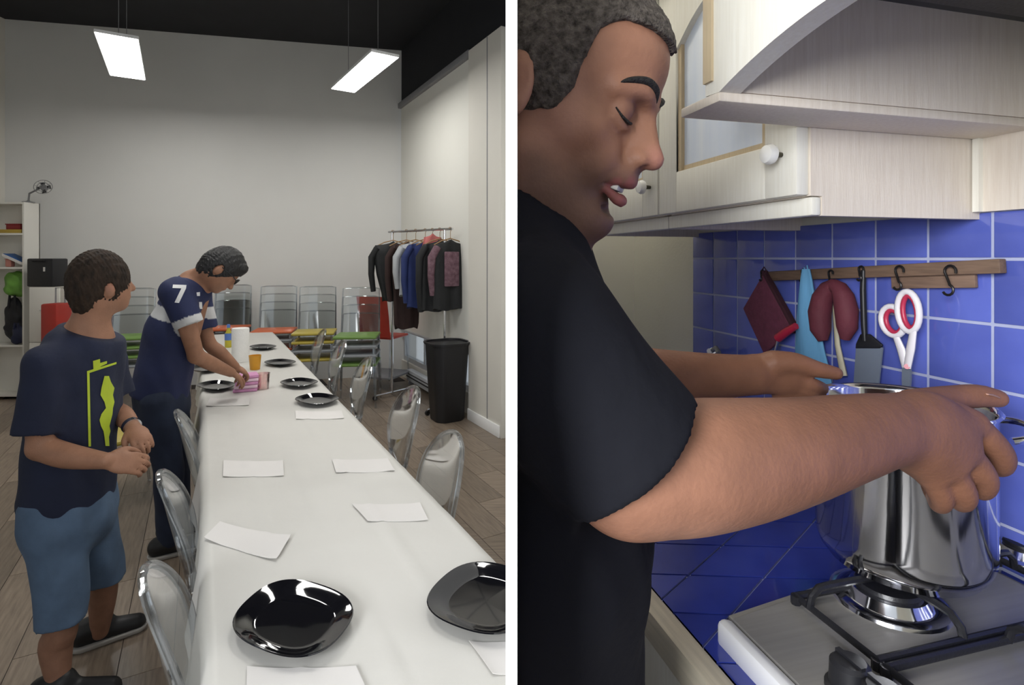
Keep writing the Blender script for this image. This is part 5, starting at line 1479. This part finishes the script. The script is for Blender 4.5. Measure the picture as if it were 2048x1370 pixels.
def col2(co):
    c = skin_plain(co)
    c = lerpc(c, (.30, .17, .12), blob(co, hc2 + f2 * .06 - u2 * .085, .03, .06) * .55)       # shaven jaw
    c = lerpc(c, (.42, .13, .10), blob(co, hc2 + f2 * .098 - u2 * .070, .008, .018))
    return c
bo, bco, bq = B.build('body', M_skin, t2, col2)
Hh = Field(hc2 - Vector((.17, .17, .17)), hc2 + Vector((.17, .17, .17)), .004)
Hh.ell(hc2 - f2 * .004 + u2 * .006, (.108, .086, .120), (f2, l2, u2), cut=[(hc2 + f2 * .085 + u2 * .02, f2 * .75 - u2 * .66)])
Hh.cone(hc2 - f2 * .045 - u2 * .03, hc2 - f2 * .046 - u2 * .06, .055, .048, .03)
Hh.ell(hc2 + f2 * .072 + u2 * .072, (.030, .052, .026), (f2, l2, u2), k=.03)
for sg in (-1, 1): Hh.ell(hc2 - l2 * sg * .077 - f2 * .006 - u2 * .024, (.022, .03, .032), (f2, l2, u2), k=.006, op='sub')
Hh.wobble(.0022, 190, 2.0)
Hh.build('hair', M_bhair, t2)
g_ = MB()
for sg in (-1, 1):
    cc = hc2 + f2 * .108 - l2 * sg * .032 + u2 * .0
    g_.tube([cc + l2 * .024 * math.cos(a) + u2 * .017 * math.sin(a) for a in [2 * math.pi * i / 20 for i in range(20)]], .003, 6, closed=True)
    g_.tube([cc - l2 * sg * .024, hc2 + f2 * .07 - l2 * sg * .080 + u2 * .004, hc2 - f2 * .006 - l2 * sg * .083 - u2 * .002], .0028, 6)
g_.tube([hc2 + f2 * .112 - l2 * .01, hc2 + f2 * .114, hc2 + f2 * .112 + l2 * .01], .0025, 6); g_.build('spectacles', M_blackplastic, t2, world=True)
S = Field(lo, hi, .0070)
tl2 = (l2 * 1.0); tl2.z = 0; tl2.normalize()
S.cone(P(375, 588, Y2), P(345, 660, Y2), .105, .128, .03, ax=iv, fac=.82); S.cone(P(345, 660, Y2), P(321, 780, Y2), .128, .145, .03, ax=iv, fac=.85)
S.cone(sR, nk2 - UP * .015, .068, .075, .04); S.cone(sL, nk2 - UP * .015, .066, .075, .04)
hm2 = P(380, 650, 2.91); S.cone(sR, hm2, .080, .070, .03, cut=[(hm2, hm2 - sR)])
hl2 = P(412, 655, 3.25); S.cone(sL, hl2, .072, .066, .03, cut=[(hl2, hl2 - sL)])
S.wobble(.003, 28, 1.4, (1, 1, .6))
S.plane(P(321, 788, Y2), (-.18, 0, -1)); S.ell(nk2 + ir * .03 + UP * .03, (.072, .07, .062), k=.008, op='sub')
sd_ = (hm2 - sR).normalized(); sld = (hl2 - sL).normalized()
def colj(co):
    c = np.repeat(np.array((.016, .024, .085))[None, :], len(co), 0)
    p0 = np.array(P(380, 560, Y2)); t_ = (co - p0) @ np.array(ax2); L = (P(322, 790, Y2) - P(380, 560, Y2)).length
    dsl = np.linalg.norm(np.cross(co - np.array(sR), np.array(sd_)), axis=1); ts = (co - np.array(sR)) @ np.array(sd_)
    onsl = (dsl < .092) & (ts > .0) & (co[:, 1] < 2.99)
    w = ((t_ > L * .235) & (t_ < L * .335) & ~onsl).astype(float)
    w2 = (onsl & (ts > (hm2 - sR).length - .040)).astype(float)
    return lerpc(c, (.62, .62, .62), np.clip(w + w2, 0, 1))
M_jersey = mat('navy_jersey', (.016, .024, .085), 0.75, vcol=True, var=0.2, scale=8, bump=0.2, bscale=26)
so, sco, sq_ = S.build('jersey', M_jersey, t2, colj)
T2 = tree_of(sco, sq_)
M_num = mat('white_print', (.80, .80, .80), 0.6, var=0.03, scale=10)
decal('printed_number', [([(346, 569), (373, 570), (372, 577), (345, 576)], 6, 2), ([(364, 574), (372, 577), (358, 606), (349, 605)], 4, 6)], T2, M_num, t2)
decal('printed_emblem', [([(393, 585), (400, 584), (400, 592), (394, 592)], 3, 3), ([(398, 604), (404, 604), (405, 618), (399, 618)], 3, 4)], T2, M_num, t2)
D = Field(lo, hi, .0075)
D.cone(P(322, 775, Y2), P(324, 815, Y2), .132, .138, .03, ax=iv, fac=.9)
for hp, an in ((h2R, a2R), (h2L, a2L)):
    kn = (hp + an) / 2 + ir * .02; D.chain([hp, kn, an + UP * .01], [.096, .074, .058], .025)
D.wobble(.004, 24, 3.0, (1, 1, .7)); D.plane(P(322, 772, Y2), (0, 0, 1)); D.plane(Vector((0, 0, .05)), (0, 0, -1)); D.build('jeans', M_jean, t2)
shoe(t2, a2R - ir * .05, ir); shoe(t2, a2L - ir * .05, ir)

# ------------------------------------------------------------------ man at the hob, close to the camera
t3 = thing('person', 'grey-haired man in dark T-shirt lifting the steel pot on the hob', 'person', (0.09, .60, KF))
lo = (0.0, .36, 1.10); hi = (.68, .95, 1.98)
B = Field(lo, hi, .0030)
YAX = Vector((0, 1, 0))
# head frame: x forward, y to his left, z up, origin between the ears at eye level
PITCH, YAW = R(21), R(-22)
RH = Matrix.Rotation(YAW, 3, 'Z') @ Matrix.Rotation(PITCH, 3, 'Y')
HC0 = P(1292, 234, .535) - RH @ Vector((.092, 0, .004))
HK = 1.0
def hw(x, y, z): return HC0 + RH @ (Vector((x, y, z)) * HK)
HX = [RH @ Vector(v) for v in ((1, 0, 0), (0, 1, 0), (0, 0, 1))]
def hell(c, r, k=.01, op='add', f=None, rot=None):
    axes = HX if rot is None else [RH @ (Matrix.Rotation(rot[0], 3, rot[1]) @ Vector(v)) for v in ((1, 0, 0), (0, 1, 0), (0, 0, 1))]
    (f or B).ell(hw(*c), [q * HK for q in r], axes, k, op)
def hcone(a, b_, ra, rb, k=.008, op='add'): B.cone(hw(*a), hw(*b_), ra * HK, rb * HK, k, op)
def hchain(pts, rs, k=.006, op='add'): B.chain([hw(*q) for q in pts], [r * HK for r in rs], k, op)
hell((-.012, 0, .030), (.100, .076, .094))
hell((.040, 0, .045), (.055, .057, .055), .02)                 # forehead
hell((.040, 0, -.035), (.044, .050, .080), .02)                # face core
hell((.010, 0, -.060), (.052, .050, .050), .025)               # jaw mass
hell((.078, 0, -.107), (.020, .023, .018), .014)               # chin
for sg in (-1, 1):
    hcone((.004, sg * .050, -.066), (.066, sg * .016, -.108), .017, .015, .018)     # jaw line
    hell((.046, sg * .048, -.028), (.027, .017, .019), .018)                        # cheekbone
    hell((.068, sg * .028, -.050), (.020, .018, .026), .016)                        # cheek
    hchain([(.091, sg * .008, .014), (.086, sg * .026, .020), (.068, sg * .047, .014)], [.0085, .0100, .0080], .010)   # brow ridge
    hell((.092, sg * .031, -.001), (.013, .015, .010), .007, 'sub')                 # socket
    hell((.073, sg * .031, -.002), (.0140, .0140, .0130), .003)                     # closed lid over the eyeball
    hchain([(.082, sg * .018, -.012), (.083, sg * .031, -.0165), (.074, sg * .044, -.012)], [.0030, .0036, .0030], .004)   # lower lid
    hell((-.014, sg * .078, -.012), (.017, .009, .031), .006, rot=(R(-12), 'Y'))    # ear
    hell((-.008, sg * .088, -.008), (.008, .008, .018), .004, 'sub')
hchain([(.093, 0, .006), (.099, 0, -.009), (.107, 0, -.024), (.113, 0, -.033)], [.0070, .0078, .0098, .0110], .008)       # nose
for sg in (-1, 1):
    hell((.102, sg * .0125, -.037), (.0105, .0068, .0078), .005)
    hell((.109, sg * .0075, -.0445), (.006, .0038, .004), .003, 'sub')
    hchain([(.098, sg * .021, -.044), (.088, sg * .034, -.062), (.076, sg * .037, -.080)], [.0012, .0022, .0012], .005, 'sub')   # fold beside the mouth
hell((.088, 0, -.024), (.018, .015, .030), .010)
hell((.030, 0, -.104), (.054, .044, .030), .025)
hell((.000, 0, -.085), (.058, .056, .045), .025)
hell((.088, 0, -.056), (.017, .026, .013), .012)
hchain([(.084, -.024, -.0655), (.098, -.010, -.0605), (.1015, 0, -.0610), (.098, .010, -.0605), (.084, .024, -.0655)], [.0026, .0054, .0056, .0054, .0026], .005)
hchain([(.083, -.022, -.0735), (.095, -.009, -.0795), (.0975, 0, -.0800), (.095, .009, -.0795), (.083, .022, -.0735)], [.0026, .0060, .0066, .0060, .0026], .005)
hchain([(.080, -.027, -.0690), (.096, -.011, -.0705), (.108, 0, -.0710), (.096, .011, -.0705), (.080, .027, -.0690)], [.0012, .0026, .0034, .0026, .0012], .0025, 'sub')   # parted lips
hell((.090, 0, -.0925), (.010, .018, .004), .006, 'sub')
hcone((-.030, 0, -.060), (-.075, 0, -.165), .060, .068, .03)   # neck
# neck and trunk
B.cone(hw(-.045, 0, -.09), P(1020, 540, .60), .060, .072, .03)
B.cone(P(1030, 560, .61), P(1060, 1100, .61), .075, .075, .04, ax=YAX, fac=.8)
SR = P(1062, 678, .465); SLh = P(1130, 705, .80)
B.cone(SR, P(1030, 560, .60), .05, .06, .04); B.cone(SLh, P(1040, 580, .62), .045, .06, .03)
# near arm
EL = P(1258, 942, .468)
B.chain([SR, P(1150, 800, .462), EL], [.060, .058, .052], .02)
B.chain([P(1268, 940, .468), P(1330, 936, .476), P(1400, 928, .490), P(1500, 915, .516), P(1600, 897, .545), P(1700, 874, .582), P(1785, 858, .620), P(1840, 868, .638), P(1885, 885, .650)],
        [.0515, .0555, .0570, .0545, .0495, .0440, .0385, .0330, .0230], .012)
B.ell(P(1232, 962, .455), (.030, .028, .026), k=.02)
# right hand: back of the hand, knuckles, curled fingers, thumb on the rim
B.ell(P(1858, 866, .646), (.056, .026, .046), (Vector((.95, .35, -.25)), Vector((-.35, .93, 0)), Vector((.22, .05, .97))), k=.035)
for kn_ in ((1945, 848, .662), (1926, 900, .648), (1894, 930, .645), (1859, 945, .646)):
    B.cone(P(1800, 858, .632), P(*kn_), .024, .0165, .016)
fing = [([(1905, 825, .662), (1945, 848, .664), (1998, 902, .676), (2003, 930, .696), (1985, 936, .735)], (.0150, .0155, .0148, .0135, .0105)),
        ([(1890, 868, .650), (1925, 900, .648), (1966, 952, .660), (1964, 978, .684), (1948, 970, .725)], (.0150, .0158, .0148, .0135, .0105)),
        ([(1868, 895, .648), (1893, 930, .644), (1926, 983, .656), (1923, 1003, .680), (1908, 990, .715)], (.0150, .0152, .0143, .0128, .0100)),
        ([(1840, 912, .648), (1858, 945, .644), (1882, 992, .656), (1879, 1008, .678), (1868, 994, .710)], (.0140, .0142, .0130, .0115, .0092))]
for pts, rs in fing:
    B.chain([P(*q) for q in pts], rs, .0045)
B.chain([P(1822, 812, .675), P(1900, 797, .712), P(1955, 792, .722), P(1996, 797, .725)], [.020, .0165, .0150, .0115], .008)
# far arm and left hand
B.chain([SLh, P(1230, 745, .82), P(1300, 752, .83), P(1400, 753, .835), P(1500, 750, .835)], [.046, .044, .042, .036, .030], .015)
B.ell(P(1556, 748, .835), (.044, .020, .032), (Vector((1, .1, -.12)), YAX, Vector((.12, 0, 1))), k=.018)
B.chain([P(1548, 726, .826), P(1590, 726, .822), P(1632, 738, .824), P(1672, 747, .828)], [.019, .0155, .0125, .0098], .007)
for i, (pts) in enumerate(([(1580, 755, .835), (1625, 770, .832), (1645, 777, .85)], [(1575, 768, .835), (1618, 783, .838), (1640, 790, .858)], [(1568, 780, .838), (1608, 798, .845), (1628, 803, .865)], [(1560, 790, .842), (1595, 812, .852), (1612, 816, .87)])):
    B.chain([P(*q) for q in pts], [.0120, .0110, .0092], .0035)
B.plane((CLIPR, 0, 0), (-1, 0, 0))
def col3(co):
    c = np.repeat(np.array((.345, .165, .102))[None, :], len(co), 0)
    L = (co - np.array(HC0)) @ np.array(RH) / HK                 # head coordinates
    x, y, z = L[:, 0], L[:, 1], L[:, 2]
    hd_ = (co[:, 2] > 1.60) & (co[:, 0] < .21)
    st_w = sstep(-.035, -.075, z) * sstep(-.02, .03, x) * (1 - .35 * blob(L, (.05, -.05, -.05), .01, .04))
    st_w = np.maximum(st_w, blob(L, (.098, 0, -.050), .006, .018))
    c = lerpc(c, (.125, .076, .056), st_w * .68 * hd_)
    c = lerpc(c, (.42, .18, .14), blob(L, (.115, 0, -.033), .006, .020) * .7 * hd_)
    c = lerpc(c, (.43, .225, .160), blob(L, (.02, -.07, -.02), .02, .055) * .7 * hd_)  # ear-side cheek paler, light from that side painted into the skin
    lip = np.maximum.reduce([blob(L, q, .004, .0105) for q in ((.103, 0, -.061), (.100, -.010, -.061), (.100, .010, -.061), (.090, -.019, -.065))] + [blob(L, q, .005, .0115) for q in ((.100, 0, -.080), (.097, -.009, -.080), (.097, .009, -.080), (.088, -.018, -.075))])
    c = lerpc(c, (.36, .115, .105), lip * .85 * hd_)
    c = lerpc(c, (.17, .08, .06), np.maximum(blob(L, (.086, -.032, .004), .008, .018), blob(L, (.086, .032, .004), .008, .018)) * .6 * hd_)
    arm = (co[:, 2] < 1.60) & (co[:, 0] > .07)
    c = lerpc(c, (.205, .088, .048), sstep(.10, .34, co[:, 0]) * arm * .8)  # forearm darkens towards the hand, light on the elbow end painted in
    return c
bo3, bco, bq = B.build('body', M_skin, t3, col3, relax=1)
T3 = tree_of(bco, bq)
M_brow = mat('near_black_hair', (.012, .009, .008), .7, var=.3, scale=120, bump=.5, bscale=300)
for sg in (-1, 1):
    q5 = cat([(*q, r) for q, r in zip(((.0970, sg * .009, .017), (.0950, sg * .021, .0245), (.0885, sg * .034, .0275), (.0775, sg * .047, .0225), (.070, sg * .053, .016)), (.0026, .0056, .0054, .0040, .0012))])
    b = MB(); b.tube([hw(*q[:3]) for q in q5], [float(q[3]) for q in q5], 10, flat=.7); b.build('eyebrow', M_brow, t3, world=True)
    q5 = cat([(*q, r) for q, r in zip(((.083, sg * .0175, -.0075), (.0865, sg * .026, -.0105), (.0855, sg * .034, -.0112), (.080, sg * .041, -.0085), (.073, sg * .0455, -.003)), (.0008, .0019, .0022, .0018, .0008))])
    b = MB(); b.tube([hw(*q[:3]) for q in q5], [float(q[3]) for q in q5], 8, flat=.7); b.build('eyelashes', M_brow, t3, world=True)
tt = MB(); tt.box((0, 0, 0), (.012, .030, .0062), bev=.0015); tt.bm.transform(Matrix.Translation(hw(.088, 0, -.0692)) @ RH.to_4x4()); tt.build('teeth', mat('tooth_enamel', (.75, .72, .66), .25, var=.05, scale=40), t3, world=True)
surf_tube('thumbnail', T3, [(1972, 788), (1984, 790), (1996, 795)], [.004, .0058, .004], mat('fingernail', (.46, .27, .21), .4, var=.05, scale=30), t3, 0.0, .25)
# short grey hair: a rough cap on the skull behind the hairline
M_ghair = mat('short_grey_hair', (.17, .145, .125), .75, var=.8, scale=150, col2=(.040, .032, .027), bump=.9, bscale=320, spec=.2)
Hh = Field((0, .38, 1.62), (.24, .72, 2.02), .0028)
hell((-.012, 0, .030), (.1065, .0815, .1005), f=Hh)
hell((.040, 0, .045), (.0615, .0625, .0620), .02, f=Hh)
def hairline(X, Y, Z):
    d = [X - HC0.x, Y - HC0.y, Z - HC0.z]; Rm = np.array(RH) / HK
    lx = d[0] * Rm[0, 0] + d[1] * Rm[1, 0] + d[2] * Rm[2, 0]; ly = d[0] * Rm[0, 1] + d[1] * Rm[1, 1] + d[2] * Rm[2, 1]; lz = d[0] * Rm[0, 2] + d[1] * Rm[1, 2] + d[2] * Rm[2, 2]
    lim = np.interp(lz, [-.2, -.020, .0, .030, .055, .070, .078, .2], [.020, .026, .034, .038, .040, .055, .14, .2])
    g1 = lx - lim - np.clip(.035 - np.abs(ly), 0, .035) * 1.2 * (lz > .05)
    g2 = np.interp(lx, [-.12, -.04, .0, .012, .04], [-.065, -.050, -.030, -.025, -.022]) - lz
    return np.maximum(g1, g2) * .8
Hh.carve(hairline)
Hh.wobble(.0011, 420, .7)
Hh.plane((CLIPR, 0, 0), (-1, 0, 0))
Hh.build('hair', M_ghair, t3)
# T-shirt
M_tee = mat('charcoal_navy_cotton', (.0115, .012, .0165), .9, spec=.15, var=.2, scale=6, bump=.25, bscale=30)
lo = (0.0, .36, .84); hi = (.34, .98, 1.72)
S = Field(lo, hi, .0042)
S.cone(P(1040, 548, .61), P(1070, 700, .61), .066, .092, .03, ax=YAX, fac=.55)
S.cone(P(1138, 738, .64), P(1110, 900, .64), .066, .084, .03, ax=YAX, fac=.6)
S.cone(P(1070, 720, .62), P(1112, 1060, .60), .095, .090, .04, ax=YAX, fac=.66)
S.cone(P(1112, 1060, .60), P(1118, 1500, .60), .090, .090, .04, ax=YAX, fac=.66)
S.cone(SR, P(1045, 545, .58), .066, .062, .05)
S.cone(P(1032, 560, .60), P(1018, 452, .575), .072, .060, .03, ax=YAX, fac=.85)
hem = (P(1380, 795, .468) + P(1145, 1020, .462)) / 2
hd = (P(1275, 925, .465) - P(1085, 715, .465)).normalized()
S.cone(SR + Vector((0, 0, .0)), hem, .070, .0695, .03, cut=[(hem, hd)])
hmL = P(1306, 776, .83); S.cone(P(1140, 700, .79), hmL, .052, .044, .03, cut=[(hmL, hmL - P(1140, 700, .79))])
S.wobble(.0022, 38, .9, (1, 1, .6))
# folds under the sleeve and across the chest
S.chain([P(1140, 1035, .50), P(1085, 1090, .49), P(1045, 1200, .49)], [.010, .014, .008], .02, op='sub')
S.chain([P(1110, 560, .49), P(1180, 640, .52), P(1230, 690, .56)], [.003, .006, .004], .015, op='sub')
S.cone(hw(-.02, 0, -.080), hw(.03, 0, -.07), .062, .064, .006, op='sub')
S.plane((CLIPR, 0, 0), (-1, 0, 0)); S.plane((0, 0, .90), (0, 0, -1))
S.build('t_shirt', M_tee, t3, relax=1)
D = Field((0, .40, KF - .02), (.30, .85, 1.0), .009)
D.cone((.085, .60, .95), (.085, .60, .86), .085, .095, .03, ax=YAX, fac=.65)
for yy in (.52, .70): D.chain([(.085, yy, .86), (.095, yy, .55), (.085, yy, KF + .10)], [.085, .068, .058], .03)
D.plane((0, 0, .975), (0, 0, 1)); D.plane((0, 0, KF + .05), (0, 0, -1)); D.plane((CLIPR, 0, 0), (-1, 0, 0)); D.build('jeans', mat('mid_denim', (.07, .12, .22), .85, var=.3, scale=9, bump=.25, bscale=22), t3)
for yy in (.52, .70):
    Fd = Field((0.0, yy - .09, KF - .02), (.36, yy + .09, KF + .16), .006)
    Fd.cone((.06, yy, KF + .05), (.25, yy, KF + .035), .048, .038, .01); Fd.cone((.07, yy, KF + .07), (.11, yy, KF + .08), .045, .046, .02)
    Fd.plane((0, 0, KF + .002), (0, 0, -1)); Fd.plane((CLIPR, 0, 0), (-1, 0, 0)); Fd.build('shoe', M_shoe, t3)
